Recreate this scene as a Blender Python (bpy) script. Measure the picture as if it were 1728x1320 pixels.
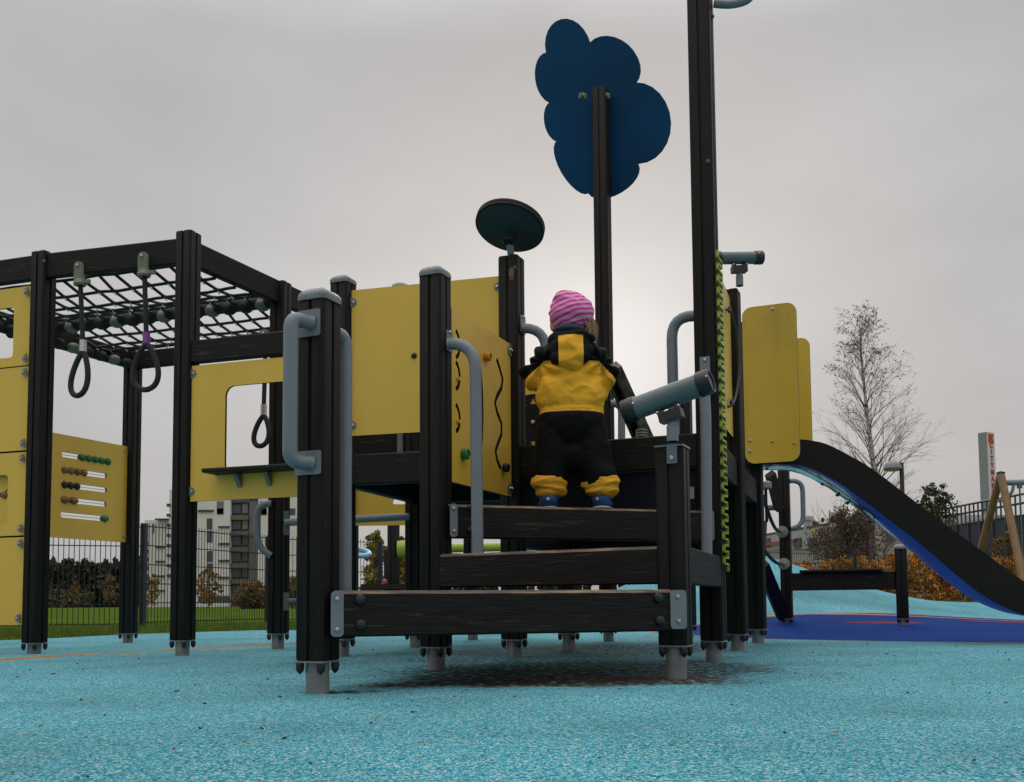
import bpy, bmesh, math, random
import numpy as np
from mathutils import Vector, Matrix, Euler, noise
random.seed(7)
rad = math.radians
for o in list(bpy.data.objects): bpy.data.objects.remove(o, do_unlink=True)
SC = bpy.context.scene
COL = SC.collection

# ------------------------------------------------------------------ camera
F, CX, CY, CAMH = 1686.0, 864.0, 900.0, 0.245
TH, RO = rad(4.0), rad(-0.45)
cam = bpy.data.cameras.new("camera"); camo = bpy.data.objects.new("camera", cam); COL.objects.link(camo)
cam.sensor_width = 36.0; cam.lens = F / 1728 * 36; cam.clip_start = 0.05; cam.clip_end = 3000
cam.shift_x = 0.0; cam.shift_y = (CY - 660) / 1728
RM = Matrix.Rotation(math.pi / 2 + TH, 3, 'X') @ Matrix.Rotation(RO, 3, 'Z')
camo.matrix_world = Matrix.Translation((0, 0, CAMH)) @ RM.to_4x4()
SC.camera = camo
SC.render.resolution_x, SC.render.resolution_y = 1024, 782

# ------------------------------------------------------------------ light
SUN_EL, SUN_AZ = rad(20), rad(5)          # azimuth measured from +Y to the right
w = bpy.data.worlds.new("World"); SC.world = w; w.use_nodes = True
nt = w.node_tree; nt.nodes.clear()
def N(tree, typ, **kw):
    n = tree.nodes.new(typ)
    for k, v in kw.items(): setattr(n, k, v)
    return n
def math_node(tree, op, a, b=None, clamp=False):
    n = tree.nodes.new('ShaderNodeMath'); n.operation = op; n.use_clamp = clamp
    for i, s in enumerate((a, b)):
        if s is None: continue
        if isinstance(s, (int, float)): n.inputs[i].default_value = s
        else: tree.links.new(s, n.inputs[i])
    return n.outputs[0]
L = nt.links
out = N(nt, 'ShaderNodeOutputWorld'); bg = N(nt, 'ShaderNodeBackground'); bg.inputs[1].default_value = 1.0
sky = N(nt, 'ShaderNodeTexSky', sky_type='NISHITA'); sky.sun_disc = False
sky.sun_elevation = SUN_EL; sky.sun_rotation = SUN_AZ; sky.air_density = 2; sky.dust_density = 4
tc = N(nt, 'ShaderNodeTexCoord'); sep = N(nt, 'ShaderNodeSeparateXYZ'); L.new(tc.outputs['Generated'], sep.inputs[0])
# overcast luminance: gets brighter towards the zenith, as real overcast skies do
ramp = N(nt, 'ShaderNodeValToRGB'); L.new(sep.outputs[2], ramp.inputs[0])
e = ramp.color_ramp.elements
e[0].position = 0.0; e[0].color = (0.430, 0.424, 0.428, 1)
e[1].position = 1.0; e[1].color = (1.72, 1.71, 1.75, 1)
for p, c in ((0.12, (0.475, 0.468, 0.471)), (0.30, (0.535, 0.529, 0.531)), (0.50, (0.475, 0.469, 0.475)), (0.62, (0.78, 0.77, 0.785)), (0.8, (1.48, 1.47, 1.50))):
    x = ramp.color_ramp.elements.new(p); x.color = (*c, 1)
def world_noise(scale, z, lo, hi, det=4):
    mp = N(nt, 'ShaderNodeMapping'); mp.inputs['Scale'].default_value = (1, 1, z); L.new(tc.outputs['Generated'], mp.inputs[0])
    n = N(nt, 'ShaderNodeTexNoise'); n.inputs['Scale'].default_value = scale; n.inputs['Detail'].default_value = det
    n.inputs['Roughness'].default_value = 0.5; L.new(mp.outputs[0], n.inputs[0])
    m = N(nt, 'ShaderNodeMapRange'); m.inputs[1].default_value = 0.3; m.inputs[2].default_value = 0.7
    m.inputs[3].default_value = lo; m.inputs[4].default_value = hi; L.new(n.outputs[0], m.inputs[0]); return m.outputs[0]
n1 = world_noise(2.2, 2.2, 0.90, 1.10); n2 = world_noise(6.0, 1.8, 0.97, 1.03)
cl = math_node(nt, 'MULTIPLY', n1, n2)
# brighter patch where the sun stands behind the cloud
def glow(px, py, width, gain):
    d = (RM @ Vector(((px - CX) / F, -(py - CY) / F, -1))).normalized()
    vm = N(nt, 'ShaderNodeVectorMath', operation='DOT_PRODUCT'); vm.inputs[1].default_value = d
    nm = N(nt, 'ShaderNodeVectorMath', operation='NORMALIZE'); L.new(tc.outputs['Generated'], nm.inputs[0]); L.new(nm.outputs[0], vm.inputs[0])
    a = math_node(nt, 'SUBTRACT', 1.0, vm.outputs['Value']); a = math_node(nt, 'DIVIDE', a, -width)
    a = math_node(nt, 'EXPONENT', a); return math_node(nt, 'MULTIPLY', a, gain)
g = math_node(nt, 'ADD', glow(1020, 640, 0.007, 0.52), glow(900, 600, 0.035, 0.07))
cl = math_node(nt, 'ADD', cl, g)
vs = N(nt, 'ShaderNodeVectorMath', operation='SCALE'); L.new(ramp.outputs[0], vs.inputs[0]); L.new(cl, vs.inputs['Scale'])
vs2 = N(nt, 'ShaderNodeVectorMath', operation='SCALE'); L.new(sky.outputs[0], vs2.inputs[0]); vs2.inputs['Scale'].default_value = 0.0015
va = N(nt, 'ShaderNodeVectorMath', operation='ADD'); L.new(vs.outputs[0], va.inputs[0]); L.new(vs2.outputs[0], va.inputs[1])
L.new(va.outputs[0], bg.inputs[0]); L.new(bg.outputs[0], out.inputs[0])
sun = bpy.data.lights.new("sun", 'SUN'); sun.energy = 0.5; sun.angle = rad(25); sun.color = (1, 0.95, 0.88)
suno = bpy.data.objects.new("sun", sun); COL.objects.link(suno)
sd = Vector((math.sin(SUN_AZ) * math.cos(SUN_EL), math.cos(SUN_AZ) * math.cos(SUN_EL), math.sin(SUN_EL)))
suno.rotation_euler = sd.to_track_quat('Z', 'Y').to_euler(); suno.location = (0, 20, 20)
SC.view_settings.view_transform = 'Standard'; SC.view_settings.look = 'None'
SC.view_settings.exposure = 0.0; SC.view_settings.gamma = 1.0; SC.view_settings.use_curve_mapping = False
SC.render.engine = 'CYCLES'

# ------------------------------------------------------------------ measuring the photograph
CAM = Vector((0, 0, CAMH))
def ray(px, py): return RM @ Vector(((px - CX) / F, -(py - CY) / F, -1))
def at(px, py, Y): d = ray(px, py); return CAM + d * (Y / d.y)
def gnd(px, py, z=0): d = ray(px, py); return CAM + d * ((z - CAMH) / d.z)
def onp(px, py, P, Q):                       # where the sight line meets the upright plane through P and Q
    P = Vector((P[0], P[1])); Q = Vector((Q[0], Q[1])); t = (Q - P).normalized(); n = Vector((-t.y, t.x))
    d = ray(px, py); k = (P - Vector((0, 0))).dot(n) / (d.x * n.x + d.y * n.y); return CAM + d * k
def sz(px, py, P, Q):                        # same, as (distance along P->Q, height)
    w_ = onp(px, py, P, Q); t = (Vector(Q[:2]) - Vector(P[:2])).normalized()
    return ((Vector((w_.x, w_.y)) - Vector(P[:2])).dot(t), w_.z)

# ------------------------------------------------------------------ materials
def mat(name, col, rough=0.6, metal=0.0, var=0.0, scale=5.0, stretch=(1, 1, 1), bump=0.0, bscale=None, col2=None, c2scale=3.0, c2lo=0.55, c2hi=0.7, spec=0.5, coord='Object', trans=0, detail=4, coat=0.0, scr=None, scrv=(22, 0.68, 0.73)):
    m = bpy.data.materials.new(name); m.use_nodes = True; t = m.node_tree; l = t.links
    b = t.nodes['Principled BSDF']; b.inputs['Roughness'].default_value = rough; b.inputs['Metallic'].default_value = metal
    b.inputs['Specular IOR Level'].default_value = spec
    if coat: b.inputs['Coat Weight'].default_value = coat
    c = N(t, 'ShaderNodeTexCoord'); mp = N(t, 'ShaderNodeMapping'); mp.inputs['Scale'].default_value = stretch; l.new(c.outputs[coord], mp.inputs[0])
    rgb = N(t, 'ShaderNodeRGB'); rgb.outputs[0].default_value = (*col, 1); cur = rgb.outputs[0]
    if col2 is not None:
        n = N(t, 'ShaderNodeTexNoise'); n.inputs['Scale'].default_value = c2scale; n.inputs['Detail'].default_value = 6; n.inputs['Roughness'].default_value = 0.65; l.new(mp.outputs[0], n.inputs[0])
        r = N(t, 'ShaderNodeMapRange'); r.inputs[1].default_value = c2lo; r.inputs[2].default_value = c2hi; l.new(n.outputs[0], r.inputs[0])
        x = N(t, 'ShaderNodeMix', data_type='RGBA'); l.new(r.outputs[0], x.inputs[0]); l.new(cur, x.inputs[6]); x.inputs[7].default_value = (*col2, 1); cur = x.outputs[2]
    if var:
        n = N(t, 'ShaderNodeTexNoise'); n.inputs['Scale'].default_value = scale; n.inputs['Detail'].default_value = detail; l.new(mp.outputs[0], n.inputs[0])
        r = N(t, 'ShaderNodeMapRange'); r.inputs[1].default_value = 0.3; r.inputs[2].default_value = 0.7; r.inputs[3].default_value = 1 - var; r.inputs[4].default_value = 1 + var; l.new(n.outputs[0], r.inputs[0])
        s = N(t, 'ShaderNodeVectorMath', operation='SCALE'); l.new(cur, s.inputs[0]); l.new(r.outputs[0], s.inputs['Scale']); cur = s.outputs[0]
        r2 = N(t, 'ShaderNodeMapRange'); r2.inputs[3].default_value = max(0.05, rough - 0.12); r2.inputs[4].default_value = min(1, rough + 0.12); l.new(n.outputs[0], r2.inputs[0]); l.new(r2.outputs[0], b.inputs['Roughness'])
    if scr:
        n = N(t, 'ShaderNodeTexNoise'); n.inputs['Scale'].default_value = scrv[0]; n.inputs['Detail'].default_value = 8; n.inputs['Roughness'].default_value = 0.7; l.new(mp.outputs[0], n.inputs[0])
        r = N(t, 'ShaderNodeMapRange'); r.inputs[1].default_value = scrv[1]; r.inputs[2].default_value = scrv[2]; l.new(n.outputs[0], r.inputs[0])
        x = N(t, 'ShaderNodeMix', data_type='RGBA'); l.new(r.outputs[0], x.inputs[0]); l.new(cur, x.inputs[6]); x.inputs[7].default_value = (*scr, 1); cur = x.outputs[2]
    l.new(cur, b.inputs['Base Color'])
    if bump:
        n = N(t, 'ShaderNodeTexNoise'); n.inputs['Scale'].default_value = bscale or scale; n.inputs['Detail'].default_value = 5; l.new(mp.outputs[0], n.inputs[0])
        bp = N(t, 'ShaderNodeBump'); bp.inputs['Strength'].default_value = bump; bp.inputs['Distance'].default_value = 0.004; l.new(n.outputs[0], bp.inputs['Height']); l.new(bp.outputs[0], b.inputs['Normal'])
    m['bsdf'] = 1
    return m
def wood(name, stretch, base=(0.0100, 0.0079, 0.0066), worn=(0.075, 0.055, 0.040), lo=0.66, hi=0.76):
    return mat(name, base, rough=0.55, var=0.45, scale=9, stretch=stretch, bump=0.5, bscale=14, col2=worn, c2scale=5, c2lo=lo, c2hi=hi, spec=0.2, scr=(0.17, 0.13, 0.10), scrv=(16, 0.68, 0.76))
M_WV = wood('dark_wood_upright', (5, 5, 0.35)); M_WH = wood('dark_wood_level', (1.0, 1.0, 14), lo=0.585, hi=0.74)
M_WORN = wood('worn_wood', (1.2, 1.2, 16), base=(0.10, 0.068, 0.048), worn=(0.26, 0.18, 0.12), lo=0.48, hi=0.62)
M_TREAD = mat('tread_wood', (0.012, 0.009, 0.0075), rough=0.75, spec=0.1, var=0.4, scale=6, bump=0.4, col2=(0.04, 0.032, 0.025), c2scale=4, c2lo=0.6, c2hi=0.8)
M_GREYW = wood('weathered_wood', (2, 2, 2.5), base=(0.13, 0.115, 0.10), worn=(0.22, 0.20, 0.17), lo=0.45, hi=0.6)
M_YEL = mat('yellow_board', (0.74, 0.455, 0.056), rough=0.38, var=0.09, scale=2.2, stretch=(1.6, 1.6, 0.5), detail=9, scr=(0.40, 0.29, 0.09), scrv=(9, 0.70, 0.80), bump=0.03, bscale=60, col2=(0.58, 0.37, 0.055), c2scale=2.2, c2lo=0.5, c2hi=0.85)
M_YELD = mat('stained_yellow_board', (0.60, 0.385, 0.032), rough=0.4, var=0.10, scale=3.0, bump=0.03, bscale=60, col2=(0.22, 0.17, 0.045), c2scale=2.6, c2lo=0.48, c2hi=0.98, stretch=(1, 1, 0.45))
M_EDGE = mat('board_edge', (0.018, 0.015, 0.012), rough=0.6, spec=0.2)
M_GREY = mat('grey_coated_steel', (0.165, 0.182, 0.20), rough=0.36, var=0.08, scale=14, spec=0.5, bump=0.08, bscale=120)
M_GREY2 = mat('dark_grey_steel', (0.09, 0.10, 0.11), rough=0.45, var=0.1, scale=8)
M_GALV = mat('galvanised_steel', (0.20, 0.205, 0.20), rough=0.55, metal=0.35, var=0.22, scale=18, bump=0.1, bscale=80)
M_STEEL = mat('bolt_steel', (0.55, 0.54, 0.52), rough=0.28, metal=1.0)
M_BLK = mat('black_plastic', (0.012, 0.012, 0.013), rough=0.38, var=0.1, scale=20)
M_BLKR = mat('black_rope', (0.013, 0.014, 0.016), rough=0.75, var=0.3, scale=60, bump=0.6, bscale=180)
M_CAP = mat('cap_grey', (0.155, 0.165, 0.175), rough=0.3, var=0.15, scale=30, bump=0.35, bscale=90)
M_TEAL = mat('telescope_tube', (0.095, 0.125, 0.13), rough=0.32, var=0.12, scale=16, col2=(0.2, 0.27, 0.28), c2scale=90, c2lo=0.68, c2hi=0.74, bump=0.15, bscale=100)
M_LIME = mat('lime_plastic', (0.30, 0.36, 0.025), rough=0.4, var=0.1, scale=20)
M_BLUE = mat('blue_board', (0.001, 0.040, 0.105), rough=0.6, spec=0.08, var=0.18, scale=2.0, bump=0.03, bscale=40)
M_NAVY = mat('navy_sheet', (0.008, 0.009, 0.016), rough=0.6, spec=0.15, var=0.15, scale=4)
M_DISC = mat('disc_underside', (0.030, 0.055, 0.065), rough=0.5, spec=0.2, var=0.12, scale=8)
M_CLAMP = mat('beige_clamp', (0.22, 0.21, 0.15), rough=0.45, var=0.2, scale=30)
M_NYL = mat('grey_green_plastic', (0.16, 0.165, 0.115), rough=0.45, var=0.12, scale=30)
M_PURP = mat('purple_tape', (0.24, 0.045, 0.26), rough=0.5)
M_ORAN = mat('orange_knob', (0.55, 0.22, 0.01), rough=0.35, var=0.1)
M_GREEN = mat('green_knob', (0.015, 0.20, 0.05), rough=0.35, var=0.15, scale=25)
M_BEADB = mat('brown_bead', (0.24, 0.11, 0.035), rough=0.5, var=0.35, scale=30)
M_BEADG = mat('green_bead', (0.02, 0.15, 0.05), rough=0.45, var=0.3, scale=30)
M_CHUTE = mat('stainless_sheet', (0.62, 0.63, 0.64), rough=0.10, metal=1.0, bump=0.05, bscale=3)
M_POLE = mat('swing_pole', (0.19, 0.095, 0.032), rough=0.6, var=0.25, scale=5, stretch=(3, 3, 0.6))

# ------------------------------------------------------------------ mesh helpers
class MB:
    def __init__(s): s.v = []; s.f = []; s.m = []
    def add(s, vs, fs, mi=0):
        o = len(s.v); s.v += [tuple(v) for v in vs]; s.f += [tuple(i + o for i in f) for f in fs]; s.m += [mi] * len(fs); return s
    def sweep(s, prof, p0, p1, xa, ya, mi=0, pm=None):      # straight extrusion of a closed profile
        p0, p1, xa, ya = map(Vector, (p0, p1, xa, ya)); n = len(prof)
        vs = [p0 + xa * a + ya * b for a, b in prof] + [p1 + xa * a + ya * b for a, b in prof]
        fl = (p1 - p0).dot(xa.cross(ya)) > 0
        o = len(s.v); s.v += [tuple(v) for v in vs]
        for i in range(n):
            j = (i + 1) % n; q = (i, j, j + n, i + n); q = q if fl else q[::-1]
            s.f.append(tuple(k + o for k in q)); s.m.append(pm[i] if pm else mi)
        c0 = tuple(range(n))[::-1]; c1 = tuple(range(n, 2 * n))
        if not fl: c0, c1 = c0[::-1], c1[::-1]
        s.f += [tuple(k + o for k in c0), tuple(k + o for k in c1)]; s.m += [mi, mi]; return s
    def box(s, c, x, y, z, R=None, ch=0.0, mi=0):
        R = R or Matrix.Identity(3); c = Vector(c); ch = ch or min(x, y) * 0.06
        pr = [(-x/2+ch, -y/2), (x/2-ch, -y/2), (x/2, -y/2+ch), (x/2, y/2-ch), (x/2-ch, y/2), (-x/2+ch, y/2), (-x/2, y/2-ch), (-x/2, -y/2+ch)]
        return s.sweep(pr, c - R @ Vector((0, 0, z/2)), c + R @ Vector((0, 0, z/2)), R @ Vector((1, 0, 0)), R @ Vector((0, 1, 0)), mi)
    def tube(s, path, r, seg=14, mi=0, close=False, caps=True):
        P = [Vector(p) for p in path]; n = len(P); rs = r if isinstance(r, (list, tuple)) else [r] * n
        o = len(s.v); up = None
        for i, p in enumerate(P):
            if close: t = P[(i + 1) % n] - P[i - 1]
            else: t = P[min(i + 1, n - 1)] - P[max(i - 1, 0)]
            t.normalize()
            if up is None: up = t.orthogonal().normalized()
            up = (up - t * up.dot(t)).normalized(); b = t.cross(up)
            for k in range(seg):
                a = 2 * math.pi * k / seg; s.v.append(tuple(p + (up * math.cos(a) + b * math.sin(a)) * rs[i]))
        for i in range(n if close else n - 1):
            i2 = (i + 1) % n
            for k in range(seg):
                k2 = (k + 1) % seg; s.f.append((o + i*seg + k, o + i*seg + k2, o + i2*seg + k2, o + i2*seg + k)); s.m.append(mi)
        if caps and not close:
            s.f.append(tuple(o + k for k in range(seg))[::-1]); s.f.append(tuple(o + (n-1)*seg + k for k in range(seg))); s.m += [mi, mi]
        return s
    def lathe(s, prof, c, axis=(0, 0, 1), seg=20, mi=0):
        ax = Vector(axis).normalized(); u = ax.orthogonal().normalized(); w_ = ax.cross(u); c = Vector(c); o = len(s.v)
        for r, h in prof:
            for k in range(seg):
                a = 2 * math.pi * k / seg; s.v.append(tuple(c + ax * h + (u * math.cos(a) + w_ * math.sin(a)) * max(r, 1e-4)))
        for i in range(len(prof) - 1):
            for k in range(seg):
                k2 = (k + 1) % seg; s.f.append((o + i*seg + k, o + i*seg + k2, o + (i+1)*seg + k2, o + (i+1)*seg + k)); s.m.append(mi)
        s.f.append(tuple(o + k for k in range(seg))[::-1]); s.f.append(tuple(o + (len(prof)-1)*seg + k for k in range(seg))); s.m += [mi, mi]; return s
    def ell(s, c, r, R=None, seg=16, rings=10, mi=0):
        R = R or Matrix.Identity(3); c = Vector(c); o = len(s.v)
        if isinstance(r, (int, float)): r = (r, r, r)
        for i in range(1, rings):
            a = math.pi * i / rings
            for k in range(seg):
                b = 2 * math.pi * k / seg; s.v.append(tuple(c + R @ Vector((r[0]*math.sin(a)*math.cos(b), r[1]*math.sin(a)*math.sin(b), r[2]*math.cos(a)))))
        s.v.append(tuple(c + R @ Vector((0, 0, r[2])))); s.v.append(tuple(c - R @ Vector((0, 0, r[2])))); T = len(s.v) - 2
        for i in range(rings - 2):
            for k in range(seg):
                k2 = (k + 1) % seg; s.f.append((o + i*seg + k, o + (i+1)*seg + k, o + (i+1)*seg + k2, o + i*seg + k2)); s.m.append(mi)
        for k in range(seg):
            k2 = (k + 1) % seg; s.f.append((T, o + k, o + k2)); s.f.append((T + 1, o + (rings-2)*seg + k2, o + (rings-2)*seg + k)); s.m += [mi, mi]
        return s
    def mesh(s, name, mats, smooth=35):
        me = bpy.data.meshes.new(name); me.from_pydata(s.v, [], s.f)
        for m in (mats if isinstance(mats, (list, tuple)) else [mats]): me.materials.append(m)
        me.polygons.foreach_set('material_index', s.m)
        if smooth: me.shade_smooth(); me.set_sharp_from_angle(angle=rad(smooth))
        me.update(); return me
    def obj(s, name, mats, parent=None, smooth=35, label=None):
        return link(name, s.mesh(name, mats, smooth), parent, label)
def root_of(o):
    while o.parent: o = o.parent
    return o
def link(name, me, parent=None, label=None):
    o = bpy.data.objects.new(name, me); COL.objects.link(o)
    if parent is not None:
        o.parent = parent; o.matrix_parent_inverse = Matrix.Translation(-root_of(parent).location) if parent.type == 'EMPTY' else Matrix.Identity(4)
    if label: o['label'] = label
    return o
def thing(name, label, cat, loc=(0, 0, 0), group=None):
    o = bpy.data.objects.new(name, None); COL.objects.link(o); o.location = loc; o.empty_display_size = 0.1
    o['label'] = label; o['category'] = cat
    if group: o['group'] = group
    return o
def struct(name, mb, m, smooth=35, kind='structure'):
    o = mb.obj(name, m, None, smooth); o['kind'] = kind; return o
def frame(P, Q, off=0.0):                                   # upright frame on the line P->Q: x along, y up, z = outward normal
    P = Vector((P[0], P[1], 0)); t = Vector((Q[0], Q[1], 0)) - P; t.normalize(); n = t.cross(Vector((0, 0, 1)))
    m = Matrix((t, Vector((0, 0, 1)), n)).transposed().to_4x4(); m.translation = P + n * off; return m
def curve_mesh(cu):
    o = bpy.data.objects.new('tmp', cu); COL.objects.link(o); dg = bpy.context.evaluated_depsgraph_get()
    me = bpy.data.meshes.new_from_object(o.evaluated_get(dg)); bpy.data.objects.remove(o, do_unlink=True); return me
def plate(name, loops, fr, t, mats, parent=None, label=None):   # flat board with holes; loops in the frame's x,y; faces mats[0], edges mats[1]
    cu = bpy.data.curves.new('plate', 'CURVE'); cu.dimensions = '2D'; cu.fill_mode = 'BOTH'; cu.extrude = t / 2
    for lp in loops:
        sp = cu.splines.new('POLY'); sp.points.add(len(lp) - 1); sp.use_cyclic_u = True
        for p, q in zip(sp.points, lp): p.co = (q[0], q[1], 0, 1)
    me = curve_mesh(cu); me.materials.clear(); me.transform(fr)
    for m in (mats if isinstance(mats, (list, tuple)) else [mats]): me.materials.append(m)
    nz = fr.to_3x3() @ Vector((0, 0, 1))
    if len(me.materials) > 1:
        for p in me.polygons: p.material_index = 0 if abs(p.normal.dot(nz)) > 0.9 else 1
    for p in me.polygons: p.use_smooth = False
    me.name = name; return link(name, me, parent, label)
def rrect(x0, y0, x1, y1, r=0.02, n=6):
    if x1 < x0: x0, x1 = x1, x0
    if y1 < y0: y0, y1 = y1, y0
    pts = []
    for cx, cy, a0 in ((x1-r, y1-r, 0), (x0+r, y1-r, 90), (x0+r, y0+r, 180), (x1-r, y0+r, 270)):
        for k in range(n + 1): a = rad(a0 + 90 * k / n); pts.append((cx + r*math.cos(a), cy + r*math.sin(a)))
    return pts
def circ(x, y, r, n=24): return [(x + r*math.cos(2*math.pi*k/n), y + r*math.sin(2*math.pi*k/n)) for k in range(n)]
def band(pts, w_):                                          # thick polyline as an outline
    Lf, Rt = [], []
    for i, p in enumerate(pts):
        a = Vector(pts[max(i-1, 0)]); b = Vector(pts[min(i+1, len(pts)-1)]); t = (b - a).normalized(); n = Vector((-t.y, t.x)) * w_ / 2; p = Vector(p)
        Lf.append(tuple(p + n)); Rt.append(tuple(p - n))
    return Lf + Rt[::-1]
def fillet(pts, r, n=6):
    P = [Vector(p) for p in pts]; out_ = [P[0]]
    for i in range(1, len(P) - 1):
        a, b, c = P[i-1], P[i], P[i+1]; d1 = (a - b); d2 = (c - b); k = min(r, d1.length * (0.92 if i == 1 else 0.49), d2.length * (0.92 if i == len(P) - 2 else 0.49)); d1.normalize(); d2.normalize()
        s, e_ = b + d1 * k, b + d2 * k
        for j in range(n + 1): t = j / n; out_.append(s * (1-t)**2 + b * 2*t*(1-t) + e_ * t*t)
    out_.append(P[-1]); return out_

# ------------------------------------------------------------------ ground
def smooth01(x): x = max(0, min(1, x)); return x*x*(3-2*x)
def gz(x, y):
    z = 0.010 * noise.noise(Vector((x*0.9, y*0.9, 1.3))) + 0.014 * noise.noise(Vector((x*0.45, y*0.55, 7.1)))
    z *= smooth01((y - 1.0) / 2.0)
    d = math.hypot((x - 2.65) / 1.75, (y - 12.6) / 2.0); z += 0.80 * math.exp(-d**1.6)            # rubber mound
    z += 0.20 * smooth01((y - 9.5) / 5.5) * smooth01((x - 1.0) / 2.5)
    return z
YB = [(-30, 3.0), (-8, 5.6), (-3.75, 7.6), (-3.2, 8.5), (-2.2, 9.8), (0, 12.3), (2, 15.3), (5, 15.6), (8, 14.2), (12, 13.5), (30, 12)]
def yb(x):
    for (a, ya_), (b, yb_) in zip(YB, YB[1:]):
        if a <= x <= b: return ya_ + (yb_ - ya_) * (x - a) / (b - a)
    return 8
def lin(a, b, n): return [a + (b - a) * i / (n - 1) for i in range(n)]
mb = MB(); xs = lin(-11, 14, 200); ts = lin(0, 1, 200)
for x in xs:
    Y1 = yb(x)
    for t in ts: y = -3 + (Y1 + 3) * t; mb.v.append((x, y, gz(x, y)))
nT = len(ts)
for i in range(len(xs) - 1):
    for j in range(nT - 1): mb.f.append((i*nT + j, (i+1)*nT + j, (i+1)*nT + j + 1, i*nT + j + 1)); mb.m.append(0)
def rubber_mat():
    m = bpy.data.materials.new('rubber_granulate'); m.use_nodes = True; t = m.node_tree; l = t.links; b = t.nodes['Principled BSDF']
    b.inputs['Roughness'].default_value = 0.9; b.inputs['Specular IOR Level'].default_value = 0.08
    c = N(t, 'ShaderNodeTexCoord').outputs['Object']
    def vor(scale):
        mp = N(t, 'ShaderNodeMapping'); mp.inputs['Scale'].default_value = (1, 0.62, 1); l.new(c, mp.inputs[0])
        v = N(t, 'ShaderNodeTexVoronoi'); v.inputs['Scale'].default_value = scale; v.inputs['Randomness'].default_value = 1; l.new(mp.outputs[0], v.inputs[0]); return v
    v = vor(300); sp = N(t, 'ShaderNodeSeparateColor'); l.new(v.outputs['Color'], sp.inputs[0])
    r = N(t, 'ShaderNodeValToRGB'); r.color_ramp.interpolation = 'CONSTANT'; l.new(sp.outputs[0], r.inputs[0]); e_ = r.color_ramp.elements
    e_[0].position = 0; e_[0].color = (0.035, 0.17, 0.215, 1); e_[1].position = 0.88; e_[1].color = (0.60, 0.80, 0.80, 1)
    for p, cc in ((0.12, (0.05, 0.36, 0.45)), (0.28, (0.125, 0.51, 0.57)), (0.52, (0.05, 0.45, 0.65)), (0.68, (0.21, 0.60, 0.65)), (0.80, (0.38, 0.72, 0.77))):
        x = e_.new(p); x.color = (*cc, 1)
    cur = r.outputs[0]
    def mix(cur, fac, col):
        x = N(t, 'ShaderNodeMix', data_type='RGBA'); l.new(fac, x.inputs[0]); l.new(cur, x.inputs[6])
        if isinstance(col, tuple): x.inputs[7].default_value = (*col, 1)
        else: l.new(col, x.inputs[7])
        return x.outputs[2]
    def noise_(scale, lo, hi, det=5, a=0.0, z=1.0):
        n = N(t, 'ShaderNodeTexNoise'); n.inputs['Scale'].default_value = scale; n.inputs['Detail'].default_value = det; l.new(c, n.inputs[0])
        q = N(t, 'ShaderNodeMapRange'); q.inputs[1].default_value = lo; q.inputs[2].default_value = hi; q.inputs[3].default_value = a; q.inputs[4].default_value = z; l.new(n.outputs[0], q.inputs[0]); return q.outputs[0]
    s = N(t, 'ShaderNodeSeparateXYZ'); l.new(c, s.inputs[0]); X, Y = s.outputs[0], s.outputs[1]
    wob = N(t, 'ShaderNodeTexNoise'); wob.inputs['Scale'].default_value = 3.0; wob.inputs['Detail'].default_value = 6; l.new(c, wob.inputs[0]); wb = math_node(t, 'SUBTRACT', wob.outputs[0], 0.5)
    def ell(cx, cy, rx, ry, wobble=0.2, soft=0.05, rot=0.0):
        ca, sa = math.cos(rot), math.sin(rot)
        dx = math_node(t, 'SUBTRACT', X, cx); dy = math_node(t, 'SUBTRACT', Y, cy)
        a = math_node(t, 'ADD', math_node(t, 'MULTIPLY', dx, ca / rx), math_node(t, 'MULTIPLY', dy, sa / rx)); b_ = math_node(t, 'ADD', math_node(t, 'MULTIPLY', dx, -sa / ry), math_node(t, 'MULTIPLY', dy, ca / ry))
        d = math_node(t, 'SQRT', math_node(t, 'ADD', math_node(t, 'MULTIPLY', a, a), math_node(t, 'MULTIPLY', b_, b_)))
        d = math_node(t, 'ADD', d, math_node(t, 'MULTIPLY', wb, wobble)); return d
    def inside(d, lim=1.0, soft=0.02):
        q = N(t, 'ShaderNodeMapRange'); q.inputs[1].default_value = lim - soft; q.inputs[2].default_value = lim + soft; q.inputs[3].default_value = 1; q.inputs[4].default_value = 0; l.new(d, q.inputs[0]); return q.outputs[0]
    def ring(d, lim, wd):
        a = math_node(t, 'ABSOLUTE', math_node(t, 'SUBTRACT', d, lim)); q = N(t, 'ShaderNodeMapRange'); q.inputs[1].default_value = wd * 0.8; q.inputs[2].default_value = wd * 1.2; q.inputs[3].default_value = 1; q.inputs[4].default_value = 0; l.new(a, q.inputs[0]); return q.outputs[0]
    def speck(base):   # granule brightness on a coloured patch
        q = N(t, 'ShaderNodeMapRange'); q.inputs[3].default_value = 0.7; q.inputs[4].default_value = 1.35; l.new(sp.outputs[1], q.inputs[0])
        x = N(t, 'ShaderNodeVectorMath', operation='SCALE'); x.inputs[0].default_value = base; l.new(q.outputs[0], x.inputs['Scale']); return x.outputs[0]
    cur = mix(cur, math_node(t, 'MULTIPLY', noise_(1.4, 0.50, 0.72), 0.40), (0.085, 0.24, 0.26))
    cur = mix(cur, math_node(t, 'MULTIPLY', noise_(5.5, 0.60, 0.78, 8), 0.30), (0.12, 0.17, 0.16))
    BLUE = speck((0.003, 0.045, 0.25)); ORG = speck((0.56, 0.27, 0.07)); RED = speck((0.26, 0.05, 0.09))
    d1 = ell(4.6, 7.75, 3.5, 2.15, 0.04); cur = mix(cur, inside(d1), BLUE); cur = mix(cur, ring(d1, 1.005, 0.006), ORG)
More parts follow.
